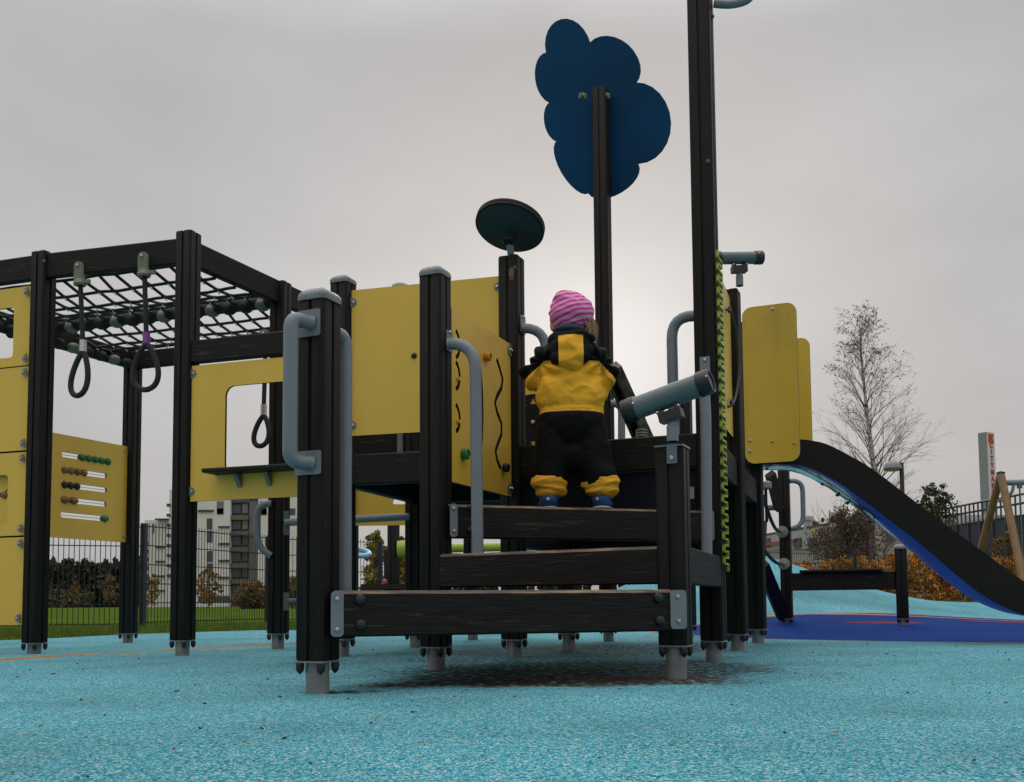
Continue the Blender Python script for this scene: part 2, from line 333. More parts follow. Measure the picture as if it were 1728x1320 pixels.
    d2 = ell(4.9, 9.35, 0.7, 0.16, 0.1); cur = mix(cur, inside(d2), RED); d2 = ell(3.3, 8.9, 0.35, 0.16, 0.1); cur = mix(cur, inside(d2), RED)
    d3 = ell(4.2, 4.0, 9.0, 5.7, 0.01); cur = mix(cur, math_node(t, 'MULTIPLY', ring(d3, 1.0, 0.006), math_node(t, 'GREATER_THAN', X, 1.5)), ORG)
    d6 = ell(-1.2, 10.3, 1.9, 0.9, 0.05); cur = mix(cur, inside(d6), BLUE)
    d4 = ell(3.5, 3.2, 6.0, 6.0, 0.006); cur = mix(cur, math_node(t, 'MULTIPLY', ring(d4, 1.0, 0.010), math_node(t, 'MULTIPLY', math_node(t, 'LESS_THAN', X, -1.2), math_node(t, 'GREATER_THAN', Y, 4.35))), ORG)
    fine = noise_(34, 0.36, 0.58, 8)
    def soil_shade(cx, cy, rx, ry, amt, col, rot=0.0):  # brown soil, deepened with painted shade beneath the steps
        nonlocal cur
        d = ell(cx, cy, rx, ry, 1.1, rot=rot); q = N(t, 'ShaderNodeMapRange'); q.inputs[1].default_value = 0.45; q.inputs[2].default_value = 1.1; q.inputs[3].default_value = amt; q.inputs[4].default_value = 0; l.new(d, q.inputs[0])
        cur = mix(cur, math_node(t, 'MULTIPLY', q.outputs[0], fine, True), col)
    soil_shade(0.22, 3.62, 0.70, 0.55, 1.8, (0.035, 0.022, 0.016)); soil_shade(0.05, 3.19, 0.62, 0.17, 3.0, (0.080, 0.040, 0.024)); soil_shade(0.38, 3.34, 0.36, 0.13, 2.6, (0.15, 0.050, 0.028))
    soil_shade(0.72, 3.9, 0.30, 0.35, 1.15, (0.055, 0.03, 0.02)); soil_shade(0.5, 5.3, 0.9, 0.9, 0.75, (0.06, 0.04, 0.03)); soil_shade(-0.50, 2.93, 0.13, 0.06, 1.2, (0.03, 0.035, 0.012))
    soil_shade(-0.4, 4.6, 0.8, 0.6, 0.6, (0.05, 0.06, 0.05)); soil_shade(0.2, 3.9, 1.0, 0.9, 0.85, (0.04, 0.08, 0.085))  # wide dark teal patch: shade under the structure painted into the rubber
    n3 = noise_(90, 0.70, 0.74, 3); cur = mix(cur, n3, (0.03, 0.035, 0.035))
    n4 = noise_(1.1, 0.3, 0.7, 5, 0.80, 1.16); x = N(t, 'ShaderNodeVectorMath', operation='SCALE'); l.new(cur, x.inputs[0]); l.new(n4, x.inputs['Scale']); cur = x.outputs[0]
    l.new(cur, b.inputs['Base Color'])
    h = math_node(t, 'ADD', math_node(t, 'MULTIPLY', v.outputs['Distance'], -1.0), math_node(t, 'MULTIPLY', sp.outputs[2], 0.5))
    bp = N(t, 'ShaderNodeBump'); bp.inputs['Strength'].default_value = 1.0; bp.inputs['Distance'].default_value = 0.007; l.new(h, bp.inputs['Height']); l.new(bp.outputs[0], b.inputs['Normal'])
    return m
struct('rubber_ground', mb, rubber_mat(), 60)
# grass field reaching the horizon
M_FIELD = mat('field_grass', (0.060, 0.105, 0.013), rough=1.0, spec=0.0, var=0.35, scale=1.5, col2=(0.10, 0.10, 0.025), c2scale=0.4, c2lo=0.5, c2hi=0.8, bump=0.3, bscale=30)
mb = MB(); gx = sorted(set(lin(-1500, -60, 12) + lin(-60, 60, 121) + lin(60, 1500, 12))); gy = sorted(set(lin(-50, 0, 6) + lin(0, 40, 61) + lin(40, 2600, 20)))
def fz(x, y):
    near = y < yb(max(-29, min(29, x))) + 0.35 and -11 < x < 14
    if near: return -0.10
    z = 0.0 + 0.03 * noise.noise(Vector((x*0.3, y*0.3, 4)))
    if x > 1: z += 0.16 * smooth01((x - 1) / 2.5) * smooth01((y - 12) / 3) * (1 - smooth01((y - 60) / 60))
    return z
for x in gx:
    for y in gy: mb.v.append((x, y, fz(x, y)))
for i in range(len(gx) - 1):
    for j in range(len(gy) - 1): a = i*len(gy) + j; mb.f.append((a, a + len(gy), a + len(gy) + 1, a + 1)); mb.m.append(0)
struct('ground', mb, M_FIELD, 60)
# grass blades along the far edge of the rubber
M_BLADE = mat('grass_blades', (0.095, 0.16, 0.025), rough=0.8, spec=0.1, var=0.4, scale=6, col2=(0.16, 0.13, 0.05), c2scale=2.0, c2lo=0.5, c2hi=0.7)
mb = MB(); rg = random.Random(3)
def blades(n, x0, x1, depth, hgt):
    for _ in range(n):
        x = rg.uniform(x0, x1); y = yb(x) + abs(rg.gauss(0, 1)) * depth * 0.5 - 0.03; z = max(fz(x, y), gz(x, y) if y < yb(x) else -9); z = max(z, -0.02)
        h = hgt * rg.uniform(0.4, 1.2); a = rg.uniform(0, 6.28); dx, dy = math.cos(a), math.sin(a); b = 0.004 + 0.002 * y / 10; lx, ly = rg.uniform(-.4, .4)*h, rg.uniform(-.4, .4)*h
        o = len(mb.v); mb.v += [(x - dx*b, y - dy*b, z - .03), (x + dx*b, y + dy*b, z - .03), (x + lx, y + ly, z + h)]; mb.f.append((o, o+1, o+2)); mb.m.append(0)
blades(26000, -6.5, 0.5, 5.0, 0.055); blades(14000, 2.5, 9.5, 7.0, 0.07)
o = mb.obj('grass', M_BLADE, None, 0); o['kind'] = 'stuff'; o['label'] = 'short green grass growing along the far edge of the rubber surface'; o['category'] = 'grass'
# fallen bits on the rubber
mb = MB(); rg = random.Random(5)
for _ in range(170):
    x, y = rg.uniform(-2.2, 2.4), rg.uniform(1.35, 6.0)
    if abs(x) > y * 0.55: continue
    s = rg.uniform(0.0015, 0.0034) * (1 + 0.12 * y); R = Euler((rg.uniform(-.5, .5), rg.uniform(-.5, .5), rg.uniform(0, 6))).to_matrix()
    mb.ell((x, y, gz(x, y) + 0.002), (s * rg.uniform(1, 2.2), s, s * 0.45), R, 7, 5, 0 if rg.random() < 0.6 else 1)
o = mb.obj('ground_litter', [mat('dark_litter', (0.03, 0.025, 0.02), 0.8), mat('pale_litter', (0.24, 0.17, 0.12), 0.8)]); o['kind'] = 'stuff'; o['label'] = 'tiny leaf crumbs and grit scattered over the turquoise rubber'; o['category'] = 'litter'

mb = MB(); rg = random.Random(17)
for _ in range(46):
    y = rg.uniform(1.5, 5.0); x = rg.uniform(-.5, .5)*y; z = gz(x, y) + 0.003; a = rg.uniform(0, 6.28); s_ = rg.uniform(.005, .010)
    if rg.random() < .5: mb.tube([(x, y, z), (x + 2.5*s_*math.cos(a), y + 2.5*s_*math.sin(a), z + .001), (x + 4*s_*math.cos(a + .2), y + 4*s_*math.sin(a + .2), z)], .0007, 4)
    else:
        R_ = Euler((rg.uniform(-.4, .4), rg.uniform(-.4, .4), a)).to_matrix(); o_ = len(mb.v); mb.v += [tuple(Vector((x, y, z + .002)) + R_ @ Vector(q)*s_) for q in ((-1, 0, .1), (-.3, -.6, -.1), (.6, -.45, .15), (1.1, 0, 0), (.5, .5, .2), (-.4, .55, -.1))]; mb.f.append(tuple(range(o_, o_ + 6))); mb.m.append(1)
o = mb.obj('dry_leaves', [mat('dry_twig', (0.16, 0.12, 0.08), .8), mat('dry_leaf', (0.30, 0.17, 0.08), .8)], None, 0); o['kind'] = 'stuff'; o['label'] = 'dry leaf bits and twigs lying on the turquoise rubber'; o['category'] = 'litter'
# ------------------------------------------------------------------ play structure
TW = thing('play_structure', 'large dark timber climbing structure with yellow boards, steps, net roof and slide', 'play structure', (0.2, 4.5, 0))
AU = rad(23.6); U = Vector((math.sin(AU), math.cos(AU), 0)); V = Vector((-math.cos(AU), math.sin(AU), 0))
AL = rad(18.5); UL = Vector((math.sin(AL), math.cos(AL), 0)); VL = Vector((-math.cos(AL), math.sin(AL), 0))
def W2(px, py, Y): p = at(px, py, Y); return (p.x, p.y)
P = dict(A=W2(536, 1130, 2.92), B=W2(736, 1100, 3.80), C=W2(1141, 1110, 3.30), D=W2(1205, 1095, 4.16), E=W2(1245, 1085, 4.97), F=W2(1279, 1075, 5.85),
         G=W2(58, 1090, 5.22), H=W2(308, 1090, 5.0), I=W2(216, 1075, 6.9), J=W2(469, 1085, 5.70), K=W2(868, 1090, 4.50), L=W2(960, 1085, 5.35), M=W2(1027, 1070, 6.40),
         N=W2(577, 1090, 4.72), O=W2(702, 1080, 5.6), Q=W2(798, 1075, 6.7), X=W2(1162, 1060, 6.9))
def Zat(px, py, k): return at(px, py, P[k][1]).z
SP = 0.095
def post_prof():
    h = SP / 2; c = 0.008; gw = 0.0045; gd = 0.007; pr = []
    for a in range(4):
        q = [(-h + c, -h), (-gw - 0.002, -h), (-gw, -h + gd), (gw, -h + gd), (gw + 0.002, -h), (h - c, -h)]
        ca, sa = math.cos(a*math.pi/2), math.sin(a*math.pi/2); pr += [(x*ca - y*sa, x*sa + y*ca) for x, y in q]
    return pr
PROF = post_prof()
def post(k, zt, zb=0.085, cap=True, ang=AU, parent=TW, pos=None, foot=True):
    x, y = pos or P[k]; ca, sa = math.cos(-ang), math.sin(-ang); xa, ya = Vector((ca, sa, 0)), Vector((-sa, ca, 0))
    R = Matrix((xa, ya, Vector((0, 0, 1)))).transposed()
    m = MB(); pr = PROF; n = len(pr); o = len(m.v)
    for z, sc in ((zb, 0.97), (zb + 0.004, 1), (zt - 0.005, 1), (zt, 0.95)):
        m.v += [tuple(Vector((x, y, z)) + xa*a*sc + ya*b*sc) for a, b in pr]
    for r_ in range(3):
        for i in range(n): j = (i+1) % n; m.f.append((r_*n + i, r_*n + j, (r_+1)*n + j, (r_+1)*n + i)); m.m.append(0)
    m.f += [tuple(range(n))[::-1], tuple(range(3*n, 4*n))]; m.m += [0, 0]
    p = m.obj('post', M_WV, parent, 30); p['spot'] = k or ''
    if foot:
        f = MB(); f.lathe([(0.034, -0.12), (0.034, zb - 0.004)], (x, y, 0), seg=24); f.box((x, y, zb - 0.004), SP*0.98, SP*0.98, 0.005, R); f.lathe([(0.0355, zb - 0.030), (0.0355, zb - 0.026)], (x, y, 0), seg=24); f.obj('foot_pipe', M_GALV, p)
        for sx, sy in ((-1, -1), (1, -1), (-1, 1), (1, 1)):
            c = Vector((x, y, 0)) + xa*sx*0.036 + ya*sy*0.036
            MB().lathe([(0.011, zb - 0.006), (0.0125, zb - 0.020), (0.010, zb - 0.031), (0.002, zb - 0.040)], (c.x, c.y, 0), seg=10).obj('bolt_cover', M_BLK, p)
    if cap:
        c = MB(); rings = []
        for z, hw in ((-0.008, 0.0505), (0.003, 0.0515), (0.012, 0.0495), (0.022, 0.042), (0.029, 0.030), (0.033, 0.014)): rings.append((z, hw))
        rr = rrect(-1, -1, 1, 1, 0.35, 4); n = len(rr)
        for z, hw in rings: c.v += [tuple(Vector((x, y, zt + z)) + xa*a*hw + ya*b*hw) for a, b in rr]
        for r_ in range(len(rings) - 1):
            for i in range(n): j = (i+1) % n; c.f.append((r_*n + i, r_*n + j, (r_+1)*n + j, (r_+1)*n + i)); c.m.append(0)
        c.f += [tuple(range(n))[::-1], tuple(range((len(rings)-1)*n, len(rings)*n))]; c.m += [0, 0]
        c.obj('post_cap', M_CAP, p, 50)
    p['zt'] = zt
    return p
def bolt(parent, pos, nrm, r=0.008, name='bolt', m=None, dome=False):
    n = Vector(nrm).normalized(); b = MB()
    if dome: b.lathe([(r, -0.004), (r, 0.003), (r*0.85, 0.008), (r*0.45, 0.011), (r*0.1, 0.012)], pos, n, 16)
    else: b.lathe([(r, -0.002), (r, 0.002), (r*0.8, 0.005), (r*0.42, 0.006), (r*0.40, 0.003), (r*0.05, 0.003)], pos, n, 14)
    return b.obj(name, m or M_STEEL, parent)
def beam(p, q, z0, z1, t=0.045, name='beam', parent=TW, m=None, off=0.0, worn=False, e0=0.0, e1=0.0):
    a = Vector((p[0], p[1], 0)); b = Vector((q[0], q[1], 0)); d = (b - a).normalized(); n = d.cross(Vector((0, 0, 1)))   # n points to the viewer when p is left of q
    a = a + n*off + d*e0; b = b + n*off - d*e1; h = t/2; c = 0.005; c2 = 0.010 if worn else c
    pr = [(-h + c, z0), (h - c, z0), (h, z0 + c), (h, z1 - c2), (h - c2, z1), (-h + c, z1), (-h, z1 - c), (-h, z0 + c)]
    mb = MB(); mb.sweep(pr, a, b, n, Vector((0, 0, 1)), 0, [0, 0, 0, 1 if worn else 0, 1 if worn else 0, 0, 0, 0]); return mb.obj(name, [m or M_WH, M_WORN], parent, 30)
HP = 0.0475
posts = {}
posts['A'] = post('A', Zat(536, 508, 'A')); posts['B'] = post('B', Zat(734, 466, 'B')); posts['N'] = post('N', Zat(574, 478, 'N'))
posts['C'] = post('C', Zat(1135, 757, 'C'), zb=0.105, cap=False); posts['D'] = post('D', 4.1, cap=False); posts['K'] = post('K', Zat(860, 436, 'K'), cap=False)
posts['E'] = post('E', Zat(1239, 492, 'E'), cap=False); posts['F'] = post('F', 1.9, cap=False); posts['L'] = post('L', 1.25, cap=False); posts['M'] = post('M', Zat(1004, 152, 'M'), cap=False)
posts['O'] = post('O', 1.6, cap=False); posts['Q'] = post('Q', 1.2, cap=False); posts['X'] = post('X', Zat(1160, 650, 'X'), cap=False)
posts['G'] = post('G', Zat(75, 428, 'G'), zb=0.06, cap=False, ang=AL); posts['H'] = post('H', Zat(313, 394, 'H'), zb=0.075, cap=False, ang=AL)
posts['J'] = post('J', Zat(470, 478, 'J'), cap=False, ang=AL); posts['I'] = post('I', 2.02, zb=0.06, cap=False, ang=AL)
# --- winding steps
Ao = (P['A'][0] + 0.052, P['A'][1] - 0.03); Co = (P['C'][0] - 0.030, P['C'][1] - 0.060)
Bo = (P['B'][0] + 0.045, P['B'][1] - 0.01); Do = (P['D'][0] - 0.045, P['D'][1] - 0.02)
Z1 = onp(850, 996, Ao, Co).z; Z1b = onp(850, 1070, Ao, Co).z
B2 = (P['B'][0] + 0.03, P['B'][1] - 0.045); C2 = (P['C'][0] - 0.035, P['C'][1] + 0.01)
Z2 = onp(930, 929, B2, C2).z; Z2b = onp(930, 989, B2, C2).z
Z3 = onp(930, 856, Bo, Do).z; Z3b = onp(930, 911, Bo, Do).z
print('steps', Z1, Z1b, Z2, Z2b, Z3, Z3b)
s1 = beam(Ao, Co, Z1b, Z1, name='step', worn=True); s2 = beam(B2, C2, Z2b, Z2, name='step', worn=True); s3 = beam(Bo, Do, Z3b, Z3, name='step', worn=True)
def tri(name, pts, z, t=0.028, m=M_TREAD):
    mb = MB(); n = len(pts); mb.v = [(x, y, z - t) for x, y in pts] + [(x, y, z) for x, y in pts]
    mb.f = [tuple(range(n))[::-1], tuple(range(n, 2*n))] + [(i, (i+1) % n, (i+1) % n + n, i + n) for i in range(n)]; mb.m = [0]*(n+2); return mb.obj(name, m, TW, 0)
tri('tread', [(Ao[0], Ao[1] + .02), (Co[0], Co[1] + .02), (C2[0], C2[1]+.03), (B2[0], B2[1]+.03)], Z1 - 0.004)
tri('tread', [(B2[0], B2[1] + .02), (C2[0], C2[1] + .02), (P['D'][0]-.02, P['D'][1]-.05), (Bo[0], Bo[1]+.04)], Z2 - 0.004)
tri('tread', [(Bo[0], Bo[1] + .02), (Do[0], Do[1] + .02), (P['D'][0]-.03, P['D'][1]+.03), (P['K'][0]+.05, P['K'][1]-.02), (P['K'][0]-.03, P['K'][1]-.06)], Z3 - 0.004)
for (px, py) in ((604, 1012), (605, 1054), (1104, 1009), (1106, 1047)):
    bolt(s1, onp(px, py, Ao, Co) + Vector((0.01, -0.023, 0)), (0.3, -0.95, 0), 0.0165, 'bolt_head', M_BLK, True)
for (px, py) in ((790, 858), (790, 896)): bolt(s3, onp(px, py, Bo, Do) + Vector((0.01, -0.023, 0)), (0.3, -0.95, 0), 0.014, 'bolt_head', M_BLK, True)
def bracket(p, a, b, px, parent, bolts=(), half=None, r=0.012, th=0.004, off=0.026, name='bracket'):   # flat grey plate given by its px box on plane a-b
    (x0, y0, x1, y1) = px; q0 = sz(x0, y0, a, b); q1 = sz(x1, y1, a, b); fr = frame(a, b, off)
    pl = plate(name, [rrect(q0[0], q1[1], q1[0], q0[1], r)], fr, th, [M_GREY, M_GREY], parent)
    for bx, by in bolts:
        c = sz(bx, by, a, b); w_ = fr @ Vector((c[0], c[1], th/2)); bolt(pl, w_, fr.to_3x3() @ Vector((0, 0, 1)), 0.0075)
    return pl
# plate frames on the posts
def face_line(k, side):                                  # a line lying on a post's face: 'f' front (normal -U), 's' side (normal -V)
    c = Vector((P[k][0], P[k][1])); u2, v2 = U.xy, V.xy
    if side == 'f': return (c - u2*HP, c - u2*HP - v2)
    return (c - v2*HP, c - v2*HP + u2)
bracket('A', Ao, Co, (556, 998, 577, 1074), posts['A'], ((566, 1011), (566, 1062)), off=0.0275)
bracket('C', Ao, Co, (1124, 996, 1152, 1061), posts['C'], ((1136, 1007), (1138, 1048)), off=0.0275)
bracket('B', Bo, Do, (756, 851, 769, 907), posts['B'], ((762, 859), (763, 897)), off=0.0275)
# side boards of the stair
beam(P['C'], P['D'], Z2b, Z2, name='side_board', e0=HP, e1=HP, off=0.02); beam(P['A'], P['B'], Z1b, Z1, name='side_board', e0=HP, e1=HP)
a, b = face_line('D', 'f'); bracket('D', a, b, (1196, 862, 1207, 913), posts['D'], (), off=0.012)
# --- decks
ZD = onp(1000, 745, P['K'], P['D']).z; ZDb = onp(1000, 800, P['K'], P['D']).z; print('deck', ZD, ZDb)
for p_, q_ in (('K', 'D'), ('N', 'K'), ('D', 'E'), ('E', 'F'), ('K', 'L'), ('L', 'M'), ('M', 'F'), ('L', 'E'), ('N', 'O'), ('O', 'Q'), ('O', 'L'), ('Q', 'M')):
    beam(P[p_], P[q_], ZDb, ZD, e0=HP, e1=HP)
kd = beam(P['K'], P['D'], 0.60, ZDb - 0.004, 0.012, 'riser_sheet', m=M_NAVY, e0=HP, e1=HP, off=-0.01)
for quad in (('K', 'D', 'E', 'L'), ('L', 'E', 'F', 'M'), ('N', 'K', 'L', 'O'), ('O', 'L', 'M', 'Q')): tri('deck_floor', [P[k] for k in quad], ZD - 0.03, 0.03)
# small notched plate seen beyond the foot of the stair, on the mast's inner side
beam(P['L'], P['E'], 0.46, 0.60, e0=HP, e1=HP, name='lower_rail'); beam(P['K'], P['L'], 0.50, 0.60, e0=HP, e1=HP, name='lower_rail')
# --- yellow boards
YM = [M_YEL, M_EDGE]
def clip(pl, fr, s_, z_, sgn=-1, m=M_GALV):              # corner clip: half-round ear with a bolt
    loop = [(s_, z_ - 0.024), (s_, z_ + 0.024)] + [(s_ + sgn*(0.016 + 0.014*math.cos(rad(a_))), z_ + 0.018*math.sin(rad(a_))) for a_ in range(80, -81, -20)]
    e_ = plate('clip', [loop], fr @ Matrix.Translation((0, 0, 0.009)), 0.004, [m, m], pl)
    bolt(pl, fr @ Vector((s_ + sgn*0.016, z_, 0.011)), fr.to_3x3() @ Vector((0, 0, 1)), 0.008)
def boardline(p_, q_): return P[p_], P[q_]
a, b = P['N'], P['K']; fr = frame(a, b, 0.012); w0 = (Vector(b) - Vector(a)).length
zt, zb_ = onp(700, 482, a, b).z, onp(700, 731, a, b).z
pn = plate('wall_board', [[(HP + .004, zb_), (w0 - HP - .004, zb_), (w0 - HP - .004, zt), (HP + .004, zt)]], fr, 0.012, YM, TW)
for s_, z_, g_ in ((HP, zt - 0.06, 1), (HP, zb_ + 0.05, 1), (w0 - HP, zt - 0.05, -1)): clip(pn, fr, s_, z_, g_)
bolt(pn, fr @ Vector((sz(701, 602, a, b)[0], onp(701, 602, a, b).z, 0.006)), fr.to_3x3() @ Vector((0, 0, 1)), 0.014, 'knob', M_BLK, True)
beam((P['O'][0] + V.x*0.95, P['O'][1] + V.y*0.95), P['O'], ZD, 1.26, 0.03, 'guard_board'); beam(P['O'], P['L'], ZD, 1.12, 0.03, 'guard_board')
# slotted activity board between B and K
a = (P['B'][0] + 0.03, P['B'][1] + 0.03); b = (P['K'][0] - 0.012, P['K'][1] - 0.045); fr = frame(a, b, 0.0)
q = [sz(762, 522, a, b), sz(858, 580, a, b), sz(858, 838, a, b), sz(762, 814, a, b)]
zt = (q[0][1] + q[1][1]) / 2; zb_ = (q[2][1] + q[3][1]) / 2
mx = [(835, 606), (840, 622), (845, 640), (843, 655), (836, 668), (832, 680), (836, 697), (843, 715), (843, 733), (836, 752), (833, 762), (836, 778), (842, 792)]
slots = [band([sz(x, y, a, b) for x, y in mx], 0.022)]
for cy in (580, 633, 705):
    c = sz(764, cy, a, b); slots.append(band([(c[0] + 0.045*math.cos(rad(t)), c[1] + 0.055*math.sin(rad(t))) for t in range(-78, 79, 12)], 0.018))
c = sz(801, 690, a, b); slots.append(band([(c[0] + 0.06*math.cos(rad(t)), c[1] + 0.24*math.sin(rad(t))) for t in range(-60, 61, 8)], 0.020))
pb = plate('activity_board', [[(q[0][0] - 0.02, zb_), (q[1][0], zb_), (q[1][0], zt), (q[0][0] - 0.02, zt)]] + slots, fr, 0.018, YM, TW)
plate('groove_backing', [[(q[0][0] + 0.0, zb_ + .03), (q[1][0] - .03, zb_ + .03), (q[1][0] - .03, zt - .03), (q[0][0] + 0.0, zt - .03)]], fr @ Matrix.Translation((0, 0, -0.013)), 0.006, [M_EDGE, M_EDGE], pb)
nrm = fr.to_3x3() @ Vector((0, 0, 1))
for px, py, m_, r_, nm in ((815, 603, M_ORAN, 0.019, 'orange_knob'), (777, 767, M_GREEN, 0.022, 'green_knob'), (846, 790, M_BLK, 0.020, 'black_knob')):
    c = onp(px, py, a, b); MB().lathe([(r_*0.5, 0), (r_*0.5, 0.012), (r_, 0.014), (r_*1.05, 0.022), (r_, 0.032), (r_*0.8, 0.036), (r_*0.78, 0.030), (r_*0.3, 0.030)], c, nrm, 20).obj(nm, m_, pb)
for py in (640, 712):
    c = onp(768, py, a, b); MB().box(c + nrm*0.012, 0.02, 0.012, 0.02, fr.to_3x3()).obj('slider', M_YEL, pb)
for py in (592, 825):
    c = onp(857, py, a, b); MB().lathe([(0.026, 0), (0.026, 0.004)], c + nrm*0.011 + U*0.0, nrm, 20).obj('washer_plate', M_GALV, pb); bolt(pb, c + nrm*0.016 - U*0.006, nrm, 0.009); bolt(pb, c + nrm*0.016 + U*0.012, nrm, 0.008)
# window board H-N with serving ledge
a, b = P['H'], P['N']; fr = frame(a, b, 0.02); w0 = (Vector(b) - Vector(a)).length
zt, zb_ = onp(400, 613, a, b).z, onp(400, 844, a, b).z; h0 = sz(386, 652, a, b)[0]; hz1 = onp(430, 650, a, b).z; hz0 = onp(430, 798, a, b).z
pw = plate('window_board', [[(HP + .004, zb_), (w0 - HP, zb_), (w0 - HP, zt), (HP + .004, zt)], rrect(h0, hz0, w0 - 0.16, hz1, 0.05)], fr, 0.014, YM, TW)
clip(pw, fr, HP, zt - 0.04, 1); clip(pw, fr, HP, zb_ + 0.05, 1)
c = [sz(x, 797, a, b)[0] for x in (370, 500)]; led = MB()
l0, l1 = fr @ Vector((c[0], hz0 + 0.004, 0.07)), fr @ Vector((w0 - 0.12, hz0 + 0.004, 0.07)); n_ = fr.to_3x3() @ Vector((0, 0, 1))
led.sweep([(-0.06, -0.010), (0.05, -0.010), (0.055, -0.004), (0.055, 0.006), (0.05, 0.010), (-0.06, 0.010)], l0, l1, n_, Vector((0, 0, 1))); led.obj('ledge', M_EDGE, pw)
for px in (411, 461):
    s_ = sz(px, 805, a, b)[0]; e_ = MB()
    e_.sweep([(0.0, -0.055), (0.008, -0.065), (0.016, -0.05), (0.045, -0.012), (0.045, 0.0), (0.0, 0.0)], fr @ Vector((s_ - 0.012, hz0 - 0.008, 0.007)), fr @ Vector((s_ + 0.012, hz0 - 0.008, 0.007)), n_, Vector((0, 0, 1))); bk = e_.obj('ledge_bracket', M_NYL, pw)
beam(a, b, onp(400, 608, a, b).z, onp(400, 570, a, b).z, e0=HP, e1=HP, off=0.012)
# left stack of four boards beyond G
a = (P['G'][0] + VL.x*0.9, P['G'][1] + VL.y*0.9); b = P['G']; fr = frame(a, b, 0.01); w0 = 0.9
zz = [onp(40, y, a, b).z for y in (486, 618.5, 620.5, 761, 764, 904, 907, 1055)]
for k in range(4):
    z1, z0 = zz[2*k], zz[2*k+1]; lp = [[(0.05, z0), (w0 - HP - .006, z0), (w0 - HP - .006, z1), (0.05, z1)]]
    if k == 0: q0 = sz(28, 520, a, b); q1 = sz(28, 604, a, b); lp.append(rrect(0.25, q1[1], q0[0], q0[1], 0.02))
    if k == 2: q0 = sz(18, 802, a, b); q1 = sz(18, 886, a, b); lp.append(rrect(0.25, q1[1], q0[0], q0[1], 0.02))
    pk = plate('stacked_board', lp, fr, 0.014, YM, TW)
    for z_ in (z1 - 0.035, z0 + 0.035): clip(pk, fr @ Matrix.Translation((0, 0, .012)), w0 - HP - .022, z_, -1)
    if k == 2:
        back = frame(a, b, -0.03); sl = band([sz(-6, 836, a, b), sz(6, 830, a, b), sz(18, 815, a, b)], 0.025)
        plate('marble_track', [[(0.15, z0 + .02), (w0 - .1, z0 + .02), (w0 - .1, z1 - .02), (0.15, z1 - .02)], sl, circ(*sz(12, 872, a, b), 0.014)], back, 0.012, YM, pk)
        bb = sz(2, 835, a, b); MB().ell(back @ Vector((bb[0], bb[1], 0)), 0.022).obj('bead', M_BEADB, pk)
G0 = a
for k in range(3): plate('backing_strip', [[(0.02, zz[k*2+1] - .03), (w0 - HP - .002, zz[k*2+1] - .03), (w0 - HP - .002, zz[k*2+1] + .02), (.02, zz[k*2+1] + .02)]], frame(a, b, -0.002), 0.006, [M_EDGE]*2, pk)
# abacus board, in the left side of the net cube
a = (P['I'][0] - U.x*1.5, P['I'][1] - U.y*1.5); b = P['I']; fr = frame(a, b, 0.0); w0 = 1.5
zt, zb_ = onp(205, 752, a, b).z, onp(205, 915, a, b).z; rows = [((103, 767), (186, 780), (132, 186), M_BEADG, 5), ((102, 792), (179, 804), (102, 146), M_BEADB, 4), ((102, 817), (179, 828), (102, 134), M_BLK, 3), ((101, 842), (178, 852), (101, 130), M_BEADB, 2), ((101, 868), (182, 877), (168, 182), M_BEADG, 1)]
lp = [[(0.72, zb_), (w0 - 0.03, zb_), (w0 - 0.03, zt), (0.72, zt)]]
for r0, r1, *_ in rows: q0, q1 = sz(*r0, a, b), sz(*r1, a, b); zc = (q0[1] + q1[1]) / 2; lp.append(rrect(q0[0], zc - 0.017, q1[0], zc + 0.017, 0.016))
pa = plate('abacus_board', lp, fr, 0.014, YM, TW)
for r0, r1, (bx0, bx1), m_, cnt in rows:
    q0, q1 = sz(*r0, a, b), sz(*r1, a, b); zc = (q0[1] + q1[1]) / 2
    MB().tube([fr @ Vector((q0[0] - .01, zc, 0)), fr @ Vector((q1[0] + .01, zc, 0))], 0.003, 8).obj('rod', M_STEEL, pa)
    s0, s1 = sz(bx0, r0[1], a, b)[0], sz(bx1, r1[1], a, b)[0]; st = (s1 - s0) / cnt
    for k in range(cnt): MB().ell(fr @ Vector((s0 + st*(k + .5), zc, 0)), (st*0.5 if cnt > 1 else 0.026,)*2 + (0.026,), None, 14, 10).obj('bead', m_, pa)
for z_ in (zt - 0.035, zb_ + 0.04): bolt(pa, fr @ Vector((w0 - .07, z_, 0.007)), fr.to_3x3() @ Vector((0, 0, 1)), 0.01); bolt(pa, fr @ Vector((w0 - .035, z_, 0.012)), fr.to_3x3() @ Vector((0, 0, 1)), 0.014, m=M_GALV)
# far yellow boards below the decks and beyond
J2 = at(590, 900, 6.75); a, b = (J2.x, J2.y), P['Q']; fr = frame(a, b, 0.0)
q0, q1 = sz(596, 800, a, b), sz(720, 886, a, b); sl = sz(663, 847, a, b)
plate('lower_board', [[(q0[0], q1[1]), (q1[0] + .2, q1[1]), (q1[0] + .2, 1.05), (q0[0], 1.05)], rrect(sl[0], sl[1] - .018, sl[0] + .2, sl[1] + .018, 0.017)], fr, 0.014, YM, TW)
post(None, 1.3, pos=a, cap=False, ang=AL)
